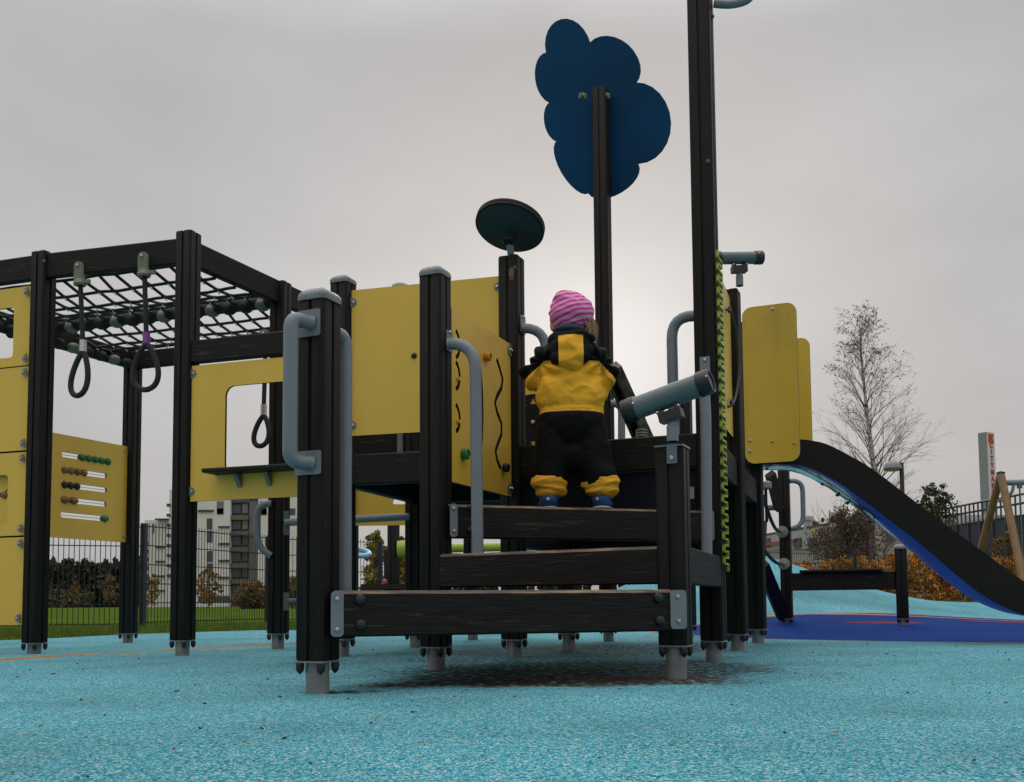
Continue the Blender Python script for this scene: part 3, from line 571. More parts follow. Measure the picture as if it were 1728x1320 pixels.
# clock board facing the stairs, behind the child
a, b = P['O'], P['L']; fr = frame(a, b, 0.03); cc = sz(903, 715, a, b); t0 = sz(903, 622, a, b)[1]; w0 = (Vector(b) - Vector(a)).length
pc = plate('clock_board', [[(0.05, ZD + .02), (w0 + .12, ZD + .02), (w0 + .12, t0), (0.05, t0 - 0.01)]], fr, 0.014, YM, TW)
frc = fr @ Matrix.Translation((0, 0, 0.010)); ring = [circ(cc[0], cc[1], 0.155, 40)]
for k in range(12):
    an = rad(90 - 30*k); r1_, r2_ = 0.100, 0.140; tx, ty = math.cos(an), math.sin(an)
    ring.append([(cc[0] + r2_*tx, cc[1] + r2_*ty), (cc[0] + r1_*tx - 0.018*ty, cc[1] + r1_*ty + 0.018*tx), (cc[0] + r1_*tx + 0.018*ty, cc[1] + r1_*ty - 0.018*tx)])
plate('clock_ring', ring, frc, 0.008, [M_NAVY, M_EDGE], pc); bolt(pc, frc @ Vector((cc[0], cc[1], 0.006)), fr.to_3x3() @ Vector((0, 0, 1)), 0.012)
def text_mesh(s, size, ext, m, fr, parent, name='lettering', align='CENTER', sx=1.0, bold=0.0):
    cu = bpy.data.curves.new('txt', 'FONT'); cu.body = s; cu.size = size; cu.extrude = ext; cu.align_x = align; cu.align_y = 'CENTER'; cu.offset = bold
    me = curve_mesh(cu); me.materials.clear(); me.materials.append(m); me.transform(fr @ Matrix.Diagonal((sx, 1, 1, 1))); me.name = name; return link(name, me, parent)
s_ = sz(903, 656, a, b); text_mesh('12', 0.062, 0.001, M_BLK, frc @ Matrix.Translation((s_[0], s_[1], 0)), pc, bold=0.0008)
# boards on the right: one along the deck (edge on), two at the slide mouth
a, b = P['D'], P['E']; fr = frame(a, b, 0.0); q = [sz(x, y, a, b) for x, y in ((1214, 468), (1234, 515), (1239, 744), (1217, 716))]
pe = plate('wall_board', [q], fr, 0.014, YM, TW); nrm = fr.to_3x3() @ Vector((0, 0, 1))
MB().tube(fillet([onp(x, y, a, b) + nrm*d for x, y, d in ((1222, 522, 0.0), (1222, 524, 0.03), (1227, 560, 0.045), (1230, 617, 0.05), (1229, 660, 0.045), (1225, 686, 0.03), (1225, 688, 0))], 0.1), 0.006, 10).obj('bow_handle', M_BLK, pe)
for x, y in ((1223, 523), (1234, 617), (1226, 680)): bolt(pe, onp(x, y, a, b) + nrm*0.02, nrm, 0.018, 'knob', M_BLK, True)
Fq = Vector(P['F']); a = tuple(Fq + V.xy*0.10); b = tuple(Fq - V.xy); 
a = W2(1262, 650, 5.72); b = (a[0] - V.x, a[1] - V.y); fr = frame(a, b, 0.0)
q0, q1 = sz(1252, 519, a, b), sz(1351, 780, a, b); zt1 = onp(1300, 515, a, b).z; zb1 = onp(1300, 781, a, b).z
pr1 = plate('slide_board', [rrect(q0[0], zb1, q1[0], zt1, 0.055, 8)], fr, 0.016, [M_YELD, M_EDGE], TW, 'yellow board stained with dark grime, beside the slide top')
for x, y in ((1304, 522), (1266, 744), (1304, 745), (1341, 748), (1266, 762)): c = sz(x, y, a, b); bolt(pr1, fr @ Vector((c[0], c[1], 0.008)), fr.to_3x3() @ Vector((0, 0, 1)), 0.010)
SA, SB = a, b
a2 = (a[0] + U.x*0.8, a[1] + U.y*0.8); b2 = (b[0] + U.x*0.8, b[1] + U.y*0.8); fr2 = frame(a2, b2, 0)
q2 = sz(1366, 572, a2, b2); plate('slide_board', [rrect(-0.05, zb1 + 0.11, q2[0], onp(1360, 570, a2, b2).z, 0.055, 8)], fr2, 0.016, [M_YELD, M_EDGE], TW)
# --- slide
top = [(1350, 742), (1363.6, 743), (1392, 748), (1420, 762), (1469, 789), (1527, 834), (1589, 882), (1668, 938), (1728, 984)]
bot = [(1262, 783), (1338, 783), (1369, 789), (1400, 806), (1420, 816), (1485, 865), (1557, 920), (1616, 972), (1668, 1012), (1728, 1040)]
a3 = (a[0] + U.x*0.02, a[1] + U.y*0.02); SU = Vector((math.sin(rad(9)), math.cos(rad(9)), 0)); SVD = Vector((math.cos(rad(9)), -math.sin(rad(9)), 0)); SWD = 0.43; b3 = (a3[0] + SVD.x, a3[1] + SVD.y)
tp = [sz(x, y, a3, b3) for x, y in top]; bt = [sz(x, y, a3, b3) for x, y in bot]
tp = [(bt[0][0], tp[0][1])] + tp
e1, e2 = tp[-1], bt[-1]; tp += [(e1[0] + 0.12, e1[1] - 0.055), (e1[0] + 0.28, e1[1] - 0.085), (e1[0] + 0.55, e1[1] - 0.095)]; bt += [(e2[0] + 0.15, e2[1] - 0.02), (e2[0] + 0.30, e2[1] - 0.025), (e2[0] + 0.55, e2[1] - 0.03)]
def chaikin(p, n=3):
    for _ in range(n):
        q = [p[0]]
        for a_, b_ in zip(p, p[1:]): q += [(a_[0]*.75 + b_[0]*.25, a_[1]*.75 + b_[1]*.25), (a_[0]*.25 + b_[0]*.75, a_[1]*.25 + b_[1]*.75)]
        p = q + [p[-1]]
    return p
tp, bt = [tp[0]] + chaikin(tp[1:]), chaikin(bt)
M_SLW = mat('slide_side_board', (0.0095, 0.0075, 0.0065), spec=0.2, rough=0.6, var=0.25, scale=3, stretch=(1, 1, 3), bump=0.1, bscale=30)
sl_root = None
for off in (0.0, SWD):
    a4 = (a3[0] + SU.x*off, a3[1] + SU.y*off); b4 = (b3[0] + SU.x*off, b3[1] + SU.y*off)
    o = plate('slide_side', [tp + [(x_, z_ + (0 if off == 0 else .032)) for x_, z_ in bt[::-1]]], frame(a4, b4, 0), 0.020, [M_SLW, M_EDGE], TW)
    sl_root = sl_root or o
mb = MB(); mid = [(s_, z_ + 0.018) for s_, z_ in bt]
dn = SVD; th0 = Vector((a3[0], a3[1], 0)); segs = []
def resample(pts, n):
    P_ = [Vector(p) for p in pts]; d = [0]
    for i in range(1, len(P_)): d.append(d[-1] + (P_[i] - P_[i-1]).length)
    o_ = []
    for k in range(n):
        t = d[-1]*k/(n-1); i = max(j for j in range(len(d)) if d[j] <= t + 1e-9); i = min(i, len(P_) - 2); f_ = (t - d[i])/(d[i+1] - d[i]); o_.append(P_[i].lerp(P_[i+1], f_))
    return o_
mid = resample(mid, 40)
for i, q in enumerate(mid):
    c0 = th0 + dn*q[0] + Vector((0, 0, q[1])); sg = 0.010
    for k in range(7): t = k/6; segs.append(c0 + SU*(0.014 + (SWD - 0.028)*t) + Vector((0, 0, -sg*math.sin(math.pi*t))))
for dz in (0, 0.004): mb.v += [tuple(p + Vector((0, 0, dz))) for p in segs]
n = len(segs)
for i in range(len(mid) - 1):
    for k in range(6):
        q = (i*7 + k, i*7 + k + 1, (i+1)*7 + k + 1, (i+1)*7 + k); mb.f.append(q); mb.f.append(tuple(j + n for j in q[::-1])); mb.m += [0, 0]
mb.obj('slide_chute', M_CHUTE, TW, 60)
for x, y in ((1405, 812), (1432, 832), (1450, 846), (1490, 880), (1462, 848)):
    c = sz(x, y, a3, b3); w_ = th0 + dn*c[0] + Vector((0, 0, c[1] + 0.030)) + SU*(SWD - .05); bolt(sl_root, w_, (0, 0, -1), 0.012, 'bolt_head', M_BLK, True)
# --- net roof
ZN = 2.0; GG = Vector(P['G']); HH = Vector(P['H']); JJ = Vector(P['J']); II = Vector(P['I']); u2, v2 = UL.xy, VL.xy
ztop = onp(200, 418, P['G'], P['H']).z; zbot = onp(200, 459, P['G'], P['H']).z; print('net beam', ztop, zbot)
beam(G0, P['G'], zbot, ztop, e1=HP, e0=-0.4, off=0.01, name='top_beam'); fbm = beam(P['G'], P['H'], zbot, ztop, e0=HP, e1=HP, off=0.012, name='top_beam'); beam(P['H'], P['J'], zbot, ztop, e0=HP, e1=HP, name='top_beam')
J3 = tuple(JJ + v2*2.0); FR = tuple(II - v2*1.7)
zm = at(450, 508, P['J'][1]).z
mb = MB(); mb.tube([(P['J'][0], P['J'][1], zm), (J3[0], J3[1], zm)], 0.036, 12); mb.obj('net_bar', M_EDGE, TW)
beam(P['I'], FR, ZN - 0.10, ZN + 0.02, name='top_beam'); beam(tuple(II - U.xy*1.7), P['I'], ZN - 0.10, ZN + 0.02, name='top_beam', e1=HP); beam(P['J'], FR, zbot, ztop, name='top_beam', e0=HP)
mb = MB(); nodes = {}
def netpt(i, j):
    x = HH + (JJ - HH).normalized()*(0.06 + 0.150*j) + v2*(0.05 + 0.115*i ); w_ = 0.012*noise.noise(Vector((i*0.7, j*0.7, 2)))
    sag = -0.05*math.sin(math.pi*min(1, (j % 5)/4)); return Vector((x.x + w_, x.y, zbot + 0.03 + sag + w_))
NI, NJ = 17, 12
def inn(p): q = Vector((p.x, p.y)) - II; return q.dot(V.xy) < 0.0 and q.dot(UL.xy) < 0.02
def runs(ps):
    cur_ = []
    for p in ps + [None]:
        if p is not None and inn(p): cur_.append(p)
        else:
            if len(cur_) > 1: mb.tube(cur_, 0.0088, 6)
            cur_ = []
for j in range(NJ): runs([netpt(i, j) for i in [-0.42] + list(range(NI))])
for i in range(-8, NI): runs([netpt(i + j*0.25, j) for j in range(NJ) if -0.45 <= i + j*0.25 <= NI - 1])
for i in range(1, NI - 1):
    for j in range(1, NJ - 1):
        p = netpt(i - 1 + 0.25*(j % 4), j)
        if not inn(p): continue
        mb.ell(p, (0.015, 0.015, 0.012), None, 6, 5, 0); mb.tube([p + Vector((.004, -.02, -.010)), p + Vector((.004, .016, -.014))], 0.0048, 5, 1)
for k in range(16): # wrapped rope lumps on the bar
    c = JJ + v2*(0.12 + 0.115*k); mb.ell((c.x, c.y, zm - 0.01), (0.05, 0.045, 0.04), None, 9, 6, 2 if k % 3 == 0 else 0)
for k in range(14):
    c = II - U.xy*(0.1 + 0.115*k); mb.ell((c.x + .03, c.y, ZN - 0.08), (0.045, 0.05, 0.035), None, 9, 6, 2 if k % 3 == 1 else 0)
mb.obj('net', [M_BLKR, M_STEEL, M_NYL], TW, 60)
# --- pipes and handles
def pipe(name, pts, r=0.0225, fr_=0.08, parent=TW, m=M_GREY, seg=16): return MB().tube(fillet(pts, fr_), r, seg).obj(name, m, parent, 60)
a, b = face_line('A', 'f'); n_ = -U
t0, t1 = onp(528, 545, a, b), onp(527, 782, a, b)
w0_ = at(491, 560, P['A'][1] - 0.10); w1_ = at(492, 775, P['A'][1] - 0.10)
pipe('grab_handle', [t0, t0 + n_*0.012 + V*0.008, Vector((w0_.x, w0_.y, t0.z)), Vector((w0_.x, w0_.y, t1.z)), t1 + n_*0.012 + V*0.008, t1], 0.0215, 0.075, posts['A'])
for bx in ((505, 526, 541, 566), (499, 763, 542, 800)):
    bracket('A', a, b, bx, posts['A'], ((531, (bx[1] + bx[3])/2),), off=0.003, r=0.006)
def rail(k, pxs, r=0.0225, fil=0.11):                      # pipe from px + depth points
    return pipe('handrail', [at(x, y, Y) for x, y, Y in pxs], r, fil, posts[k])
rail('A', [(562, 562, 3.00), (582, 566, 3.03), (581, 1000, 3.03)])
rail('B', [(757, 580, 3.76), (802, 580, 3.72), (806, 935, 3.70)])
rail('K', [(880, 554, 4.47), (920, 554, 4.47), (925, 760, 4.47)])
rail('D', [(1176, 533, 4.20), (1133, 533, 4.24), (1138, 760, 4.24)], 0.0235, 0.13)
rail('D', [(1190, 634, 4.09), (1188, 642, 3.98), (1191, 700, 3.97), (1193, 940, 3.96)], 0.0215, 0.03)
rail('M', [(1030, 681, 6.35), (1049, 681, 6.35), (1049, 750, 6.35)], 0.024, 0.06)
rail('J', [(458, 850, 5.66), (434, 850, 5.66), (434, 925, 5.66), (458, 938, 5.66)], 0.02, 0.10)
pipe('cross_bar', [at(482, 882, 5.62), at(692, 872, 5.50)], 0.021, 0.1)
a, b = face_line('B', 's'); bracket('B', a, b, (752, 556, 762, 596), posts['B'], ((757, 561),), off=0.004, r=0.004)
a, b = face_line('K', 's'); bracket('K', a, b, (877, 531, 885, 566), posts['K'], ((881, 535),), off=0.004, r=0.004)
a, b = face_line('D', 'f'); bracket('D', a, b, (1181, 603, 1199, 640), posts['D'], ((1190, 608),), off=0.003, r=0.005)
for y0, y1 in ((862, 903), (1000, 1030)):
    c = at(483, (y0 + y1)/2, P['J'][1] - 0.075); pl_ = MB().box(c, 0.03, 0.005, (y1 - y0)*5.62/F, None); pl_.obj('bracket', M_GREY2, posts['J'])
MB().tube([at(486, 1015, 5.62), at(640, 1008, 5.55)], 0.016, 10).obj('cross_bar', M_GREY2, TW)
rail('D', [(1205, 6, 4.15), (1235, 9, 4.15), (1270, -2, 4.15), (1275, -60, 4.15)], 0.018, 0.08)
# bolts on posts
for k, px, py, side in (('G', 75, 441, 'f'), ('K', 868, 452, 's'), ('D', 1195, 273, 'f'), ('D', 1202, 28, 's')):
    a, b = face_line(k, side); nn = -U if side == 'f' else -V; bolt(posts[k], onp(px, py, a, b) + nn*0.002, nn, 0.009, m=M_GREY2)
MB().ell(onp(864, 462, *face_line('K', 'f')) + V*0.0, (0.014, 0.006, 0.035)).obj('knot_scar', M_WORN, posts['K'])
# dome on a pipe seen over the long yellow board
c = at(676, 487, 5.6); MB().lathe([(0.058, -0.02), (0.057, 0), (0.05, 0.018), (0.035, 0.028), (0.012, 0.033)], (c.x, c.y, c.z - 0.004), seg=24).lathe([(0.02, ZD - c.z), (0.02, 0.0)], (c.x, c.y, c.z), seg=12).obj('dome_cap', M_CAP, TW)
# tilted disc on post K
c = at(860, 385, 4.45); tilt = Vector((0.10, -0.60, -0.80)).normalized(); tilt = Vector((-0.20, -0.33, -0.90)).normalized()
MB().lathe([(0.155, -0.030), (0.160, -0.026), (0.160, -0.015), (0.1585, -0.014), (0.1585, -0.012), (0.160, -0.011), (0.160, 0.0), (0.157, 0.003)], c, tilt, 48, 0).obj('steering_disc', [M_EDGE], TW)
dsk = MB().lathe([(0.150, 0.0), (0.152, 0.0045), (0.150, 0.0055)], c, tilt, 48, 0).obj('disc_face', M_DISC, TW)
hub = at(858, 404, 4.41); MB().lathe([(0.030, 0.0), (0.030, 0.03), (0.024, 0.035)], c + tilt*0.004 + Vector((0, 0.0, -0.035)), tilt, 20).obj('hub', M_BLK, dsk)
pipe('disc_stem', [Vector((P['K'][0], P['K'][1], posts['K']['zt'] - 0.03)), c + Vector((0, -0.0, -0.045))], 0.016, 0.01)
# blue cloud-shaped crown on the tall pole M
def arc(p, q, bulge, n=9):
    p, q = Vector(p), Vector(q); m_ = (p + q)/2; d = q - p; nn = Vector((d.y, -d.x)).normalized(); r = d.length/2
    return [tuple(m_ + (p - m_)*math.cos(math.pi*k/n) + nn*(r*bulge)*math.sin(math.pi*k/n)) for k in range(n)]
cp = [(922, 90), (996, 73), (1073, 140), (1077, 276), (990, 326), (940, 238), (931, 173)]
spec = [((922, 90), (996, 73), 1.30), ((996, 73), (1073, 140), 0.78), ((1073, 140), (1077, 276), 0.84), ((1077, 276), (992, 326), 0.55), ((992, 326), (941, 238), 0.42), ((941, 238), (931, 173), 0.52), ((931, 173), (922, 90), 0.55)]
mp_ = (P['M'][0] + U.x*0.062, P['M'][1] + U.y*0.062); mq = (mp_[0] - V.x, mp_[1] - V.y); loop = []
for p_, q_, bl in spec: loop += [sz(x, y, mp_, mq) for x, y in arc(p_, q_, bl, 12)]
cl_ = plate('cloud_board', [loop], frame(mp_, mq, 0), 0.018, [M_BLUE, M_EDGE], TW, 'dark blue cloud-shaped board on the tall pole')
for x in (983, 1023):
    c = at(x, 163, 6.38); MB().box(c, 0.05, 0.03, 0.035, None, 0.006).lathe([(0.012, 0), (0.012, 0.02)], c + Vector((0, -0.015, 0)), (0, -1, 0), 12).obj('clamp', M_NYL, cl_)
pipe('stay_pipe', [at(1030, 252, 6.46), at(1028, 338, 6.44)], 0.012, 0.01, cl_)
# lime meander rack on the mast's side
a, b = face_line('D', 's'); a = tuple(Vector(a) - V.xy*0.012); b = tuple(Vector(b) - V.xy*0.012)
s0 = -0.045; s1 = 0.030; ztop_ = onp(1209, 422, a, b).z; zlow = onp(1222, 962, a, b).z; nt_ = 26; ph = (ztop_ - zlow)/nt_; pts = []
for k in range(nt_):
    z_ = ztop_ - k*ph; pts += [(s0, z_), (s0, z_ - ph*0.5), (s1, z_ - ph*0.5), (s1, z_ - ph)]
bw = 0.0078; rk = MB(); R_ = frame(a, b).to_3x3(); fra = frame(a, b)
for p_, q_ in zip(pts, pts[1:]):
    c = fra @ Vector(((p_[0] + q_[0])/2, (p_[1] + q_[1])/2, 0)); rk.box(c, abs(p_[0] - q_[0]) + bw, abs(p_[1] - q_[1]) + bw, 0.011, R_, 0.001)
rk.obj('lime_rack', M_LIME, posts['D'], 20)
# --- telescopes
def scope(k, p0, p1, r, stem_top, base_z):
    t = MB(); d = (p1 - p0).normalized(); Ln = (p1 - p0).length
    tube_ = t.lathe([(r, 0), (r, Ln)], p0, d, 28).obj('telescope', M_TEAL, TW)
    for c, dd in ((p0, -d), (p1, d)):
        MB().lathe([(r*1.06, -0.030), (r*1.10, -0.026), (r*1.10, 0.010), (r*1.04, 0.014), (r*0.84, 0.014), (r*0.82, 0.006), (r*0.05, 0.006)], c, dd, 28).obj('end_ring', M_BLK, tube_)
        if dd == d: MB().lathe([(r*0.80, 0.008), (r*0.3, 0.0085)], c, dd, 24).obj('lens', M_GREY2, tube_)
        bolt(tube_, c - dd*0.012 + Vector((0, -1, 0.3)).normalized()*r*1.10, (0, -1, 0.3), 0.005)
    mid_ = p0.lerp(p1, 0.53) - Vector((0, 0, r + 0.010)); R = d.to_track_quat('X', 'Z').to_matrix()
    sd_ = R; xax = d; up = (Vector((0, 0, 1)) - d*d.z).normalized(); yax = up.cross(xax); Rm = Matrix((xax, yax, up)).transposed()
    MB().box(mid_ - up*0.018, 0.075, 0.05, 0.030, Rm, 0.004).box(mid_ + up*0.004 - xax*0.026, 0.007, 0.046, 0.020, Rm).box(mid_ + up*0.004 + xax*0.026, 0.007, 0.046, 0.020, Rm).obj('cradle', M_BLK, tube_)
    for s_ in (-1, 1): MB().ell(mid_ + up*0.002 + xax*0.036*s_ - yax*0.02, 0.006, None, 8, 6).obj('screw', M_STEEL, tube_)
    c = mid_ - up*0.03
    MB().lathe([(0.016, base_z - c.z), (0.016, -0.012)], c, seg=20).lathe([(0.0185, base_z - c.z), (0.0185, -0.022)], c, seg=20).obj('stem', M_GREY, tube_)
    return tube_
p0, p1 = at(1060, 694, 3.22), at(1194, 645, 3.10)
scope('C', p0, p1, 0.037, None, posts['C']['zt'])
x, y = P['C']; R_ = Matrix((-V, U, Vector((0, 0, 1)))).transposed(); zc = posts['C']['zt']
MB().box((x, y, zc + 0.003), SP + 0.004, SP + 0.004, 0.006, R_, 0.003).obj('top_plate', M_GREY, posts['C'])
cc = Vector((x, y, zc - 0.025)) - U*(HP + 0.003) - V*0.012
MB().box(cc, 0.034, 0.005, 0.064, R_).obj('bracket', M_GREY, posts['C']); bolt(posts['C'], cc - U*0.003 - Vector((0, 0, 0.014)), -U, 0.009)
p0, p1 = at(1206, 436, 4.86), at(1282, 435, 4.90); scope('E', p0, p1, 0.031, None, posts['E']['zt'])
# ramp rail with rope, beyond the deck
p0, p1 = at(1038, 618, 5.5), at(1108, 770, 6.1); d = (p1 - p0).normalized(); mb = MB(); nn = d.cross(Vector((0, 1, 0))).normalized(); yy = nn.cross(d).normalized()
mb.sweep([(-.026, -.03), (.026, -.03), (.026, .03), (-.026, .03)], p0, p1, nn, Vector((0, 0, 0)) + yy); rr_ = mb.obj('ramp_rail_face', M_GREYW, TW, 20)
bolt(rr_, at(1043, 627, 5.42), (0, -1, 0), 0.012, m=M_BLK); 
p0, p1 = at(1024, 618, 5.53), at(1086, 762, 6.12); mb = MB(); mb.sweep([(-.026, -.03), (.026, -.03), (.026, .03), (-.026, .03)], p0, p1, nn, yy); mb.obj('ramp_rail_face', M_WH, TW, 20)  # added dark beam stands in for the shaded side of the grey rail
for k in range(3): MB().tube([at(1083 + 9*math.cos(t), 728 + 5*k + 3*math.sin(t), 5.86 + 0.07*math.sin(t)) for t in lin(0, 5.7, 12)], 0.007, 8, close=True).obj('rope_wrap', M_CLAMP, rr_)
# --- ropes towards the low frame, diagonal board
def hang(p, q, sag, n=14): return [p.lerp(q, t) - Vector((0, 0, sag*4*t*(1-t))) for t in lin(0, 1, n)]
# small notched plate between C and the mast
a, b = face_line('D', 'f'); c = onp(1166, 832, a, b); MB().box(c, 0.025, 0.01, 0.05, None).obj('notched_plate', M_GALV, TW)

# ------------------------------------------------------------------ low frame under the slide
LF = thing('rope_frame', 'low black timber frame with round rope clamps and cross beam, seen under the slide', 'climbing frame', gnd(1329, 1060))
pS, pT = W2(1329, 1050, 9.0), W2(1524, 1050, 8.5)
zS = at(1320, 780, 9.0).z; post(None, zS, zb=0.09, cap=False, pos=pS, parent=LF); post(None, at(1519, 925, 8.5).z, zb=0.09, cap=True, pos=pT, parent=LF)
bm = beam(pS, pT, onp(1420, 996, pS, pT).z, onp(1420, 966, pS, pT).z, parent=LF, e0=HP, e1=HP, off=0.03)
beam(pS, pT, onp(1420, 966, pS, pT).z, onp(1420, 961, pS, pT).z, 0.11, parent=LF, e0=.14, e1=.14, off=0.03, name='seat_board')
for (x, y) in ((1345, 978), (1345, 988), (1500, 972), (1500, 985)): bolt(bm, onp(x, y, pS, pT) + Vector((0.01, -0.056, 0)), (0.25, -1, 0), 0.008)
for (x, y) in ((1320, 898), (1323, 952)):
    c = onp(x, y, *(lambda c_: (c_ - U.xy*HP, c_ - U.xy*HP - V.xy))(Vector(pS)))
    MB().lathe([(0.052, 0), (0.054, 0.006), (0.050, 0.014), (0.03, 0.02), (0.014, 0.022), (0.012, 0.05)], c, -U, 24).obj('rope_clamp', M_CLAMP, LF)
MB().tube(hang(at(1288, 838, 6.4), at(1316, 897, 8.9), 0.06), 0.014, 8).obj('rope', M_BLKR, LF)
MB().tube(hang(at(1288, 925, 6.6), at(1320, 952, 8.9), 0.03), 0.014, 8).obj('rope', M_BLKR, LF)
MB().tube(hang(at(1292, 825, 7.4), at(1294, 880, 7.6), 0.0), 0.012, 8).obj('rope', M_BLKR, LF)
MB().tube(hang(at(1292, 880, 7.6), at(1289, 945, 7.4), 0.0), 0.012, 8).obj('rope', M_BLKR, LF)
MB().lathe([(0.035, 0), (0.045, 0.01), (0.045, 0.05), (0.03, 0.06)], at(1292, 826, 7.4), (0, 0, 1), 16).obj('rope_clamp', M_CLAMP, LF)
MB().tube(fillet([at(1333, 812, 8.95), at(1354, 810, 8.95), at(1356, 888, 8.95), at(1334, 892, 8.95)], 0.12), 0.022, 12).obj('grab_handle', M_GREY, LF)
MB().tube([at(1294, 857, 8.9), at(1314, 856, 8.9)], 0.028, 10).obj('cross_bar', M_GREY, LF)
p0, p1 = at(1286, 955, 8.4), at(1322, 1040, 8.9); d = (p1 - p0).normalized(); nn = d.cross(Vector((0, 1, 0))).normalized()
MB().sweep([(-.055, -.03), (.055, -.03), (.055, .03), (-.055, .03)], p0, p1, nn, nn.cross(d)).obj('brace', M_WH, LF)
p0, p1 = at(1300, 800, 8.8), at(1315, 858, 8.8); MB().sweep([(-.04, -.03), (.04, -.03), (.04, .03), (-.04, .03)], p0, p1, nn, nn.cross(d)).obj('brace', M_WH, LF)

# ------------------------------------------------------------------ hanging loops
def loop_grip(px, ytop, yfer, x_l, x_r, yl1, Y, fm, label, skew=0, side=1.0):
    t = thing('hanging_loop', label, 'rope loop', at(px, ytop + 30, Y), 'rope loops hanging from the net roof')
    c = at(px, ytop, Y); s_ = Y/F
    MB().lathe([(0.026, -0.008), (0.026, 0.008)], c + Vector((0, 0, -0.012)), (0.3, -1, 0), 16).box(c + Vector((0, 0, -0.05)), 0.052, 0.024, 0.085, None, 0.006).lathe([(0.030, 0), (0.034, 0.01), (0.022, 0.035)], c + Vector((0.005, 0, -0.115)), (0, 0, 1), 16).box(c + Vector((0.035, 0.0, -0.092)), 0.05, 0.02, 0.018, None, 0.004).obj('hanger', M_NYL, t)
    bolt(t, c + Vector((-0.003, -0.02, -0.012)), (0.2, -1, 0), 0.008)
    f0 = at(px + skew, yfer, Y); MB().tube(hang(c + Vector((0.008, 0, -0.11)), f0, 0), 0.0125, 10).obj('rope', M_BLKR, t)
    MB().lathe([(0.018, -0.03), (0.018, 0.03)], f0, (0, 0, 1), 16).obj('ferrule', fm, t)
    cx = (x_l + x_r)/2; hw = (x_r - x_l)/2*s_; yt = yfer + 10; hh = (yl1 - yt)*s_; base = at(cx, yl1, Y); path = []
    for k in range(32):
        a = 2*math.pi*k/32; q = (1 - math.cos(a))/2; wd = hw*math.sin(a)*(0.35 + 0.65*(1 - q)**0.0)*(1 - 0.55*q)*1.25; tx = (f0.x - base.x)*q
        path.append(Vector((base.x + tx - wd, base.y + 0.25*wd*side, base.z + hh*q)))
    MB().tube(path, 0.0145, 10, close=True).obj('loop', M_BLKR, t)
    return t
loop_grip(134, 446, 584, 114, 147, 668, 5.12, M_STEEL, 'black rope loop with bare steel ferrule, hanging from the front roof beam, the leftmost', 6)
loop_grip(242, 430, 571, 221, 269, 658, 4.98, M_PURP, 'black rope loop with purple tape on its ferrule, beside the tall corner post', 5, 0.6)
loop_grip(446, 560, 692, 425, 453, 753, 5.50, M_STEEL, 'black rope loop seen through the window of the yellow board', -1)

# ------------------------------------------------------------------ child
CH_Y = 4.035; ch0 = at(966, 856, CH_Y); CZ = Z3 - 0.003
PE = thing('person', 'small child in black and yellow snowsuit and pink striped beanie, standing on the steps', 'person', (ch0.x, ch0.y, CZ))
CO = Vector((ch0.x, ch0.y, CZ))
def blob(name, prims, voxel, mats, parent, smooth_it=6, disp=None, smooth=180):
    mb = MB()
    for p in prims:
        if p[0] == 'e': mb.ell(p[1], p[2], Euler([rad(a) for a in p[3]]).to_matrix() if len(p) > 3 else None, 28, 20)
        else:
            a, ra, b, rb = Vector(p[1]), p[2], Vector(p[3]), p[4]; n = 8; path = [a.lerp(b, t/n) for t in range(n+1)]
            mb.tube(path, [ra + (rb - ra)*t/n for t in range(n+1)], 20); mb.ell(a, ra, None, 20, 14); mb.ell(b, rb, None, 20, 14)
    me = mb.mesh(name, mats, 0); o = bpy.data.objects.new('tmp', me); COL.objects.link(o)
    m = o.modifiers.new('r', 'REMESH'); m.mode = 'VOXEL'; m.voxel_size = voxel; m.use_smooth_shade = True
    m2 = o.modifiers.new('s', 'SMOOTH'); m2.iterations = smooth_it; m2.factor = 0.5
    dg = bpy.context.evaluated_depsgraph_get(); me2 = bpy.data.meshes.new_from_object(o.evaluated_get(dg)); bpy.data.objects.remove(o, do_unlink=True)
    me2.materials.clear()
    for mm in (mats if isinstance(mats, (list, tuple)) else [mats]): me2.materials.append(mm)
    if disp:
        co = [v.co.copy() for v in me2.vertices]; no = [v.normal.copy() for v in me2.vertices]
        for v, c, n in zip(me2.vertices, co, no): v.co = c + disp(c, n)
    for p in me2.polygons: p.use_smooth = True; p.material_index = 0
    me2.update(); me2.name = name
    o = bpy.data.objects.new(name, me2); COL.objects.link(o); o.parent = parent
    return o
def nz3(p, s, o=0.0): return noise.noise(Vector((p[0]*s[0] + o, p[1]*s[1] + o*2, p[2]*s[2] - o)))
def ridged(p, s, o=0.0): return 1 - abs(nz3(p, s, o))*2.6
def cloth(amp=0.006, zs=14, xs=9, o=0.0):
    def f(c, n):
        a = ridged(c, (xs, xs, zs), o)*0.65 + ridged(c, (xs*2.2, xs*2.2, zs*1.7), o + 5)*0.3
        return n*amp*(a - 0.35)
    return f
M_SKIN = mat('skin', (0.56, 0.33, 0.24), rough=0.5, var=0.05, scale=20); M_HAIR = mat('light_brown_hair', (0.36, 0.22, 0.12), rough=0.5, var=0.3, scale=80)
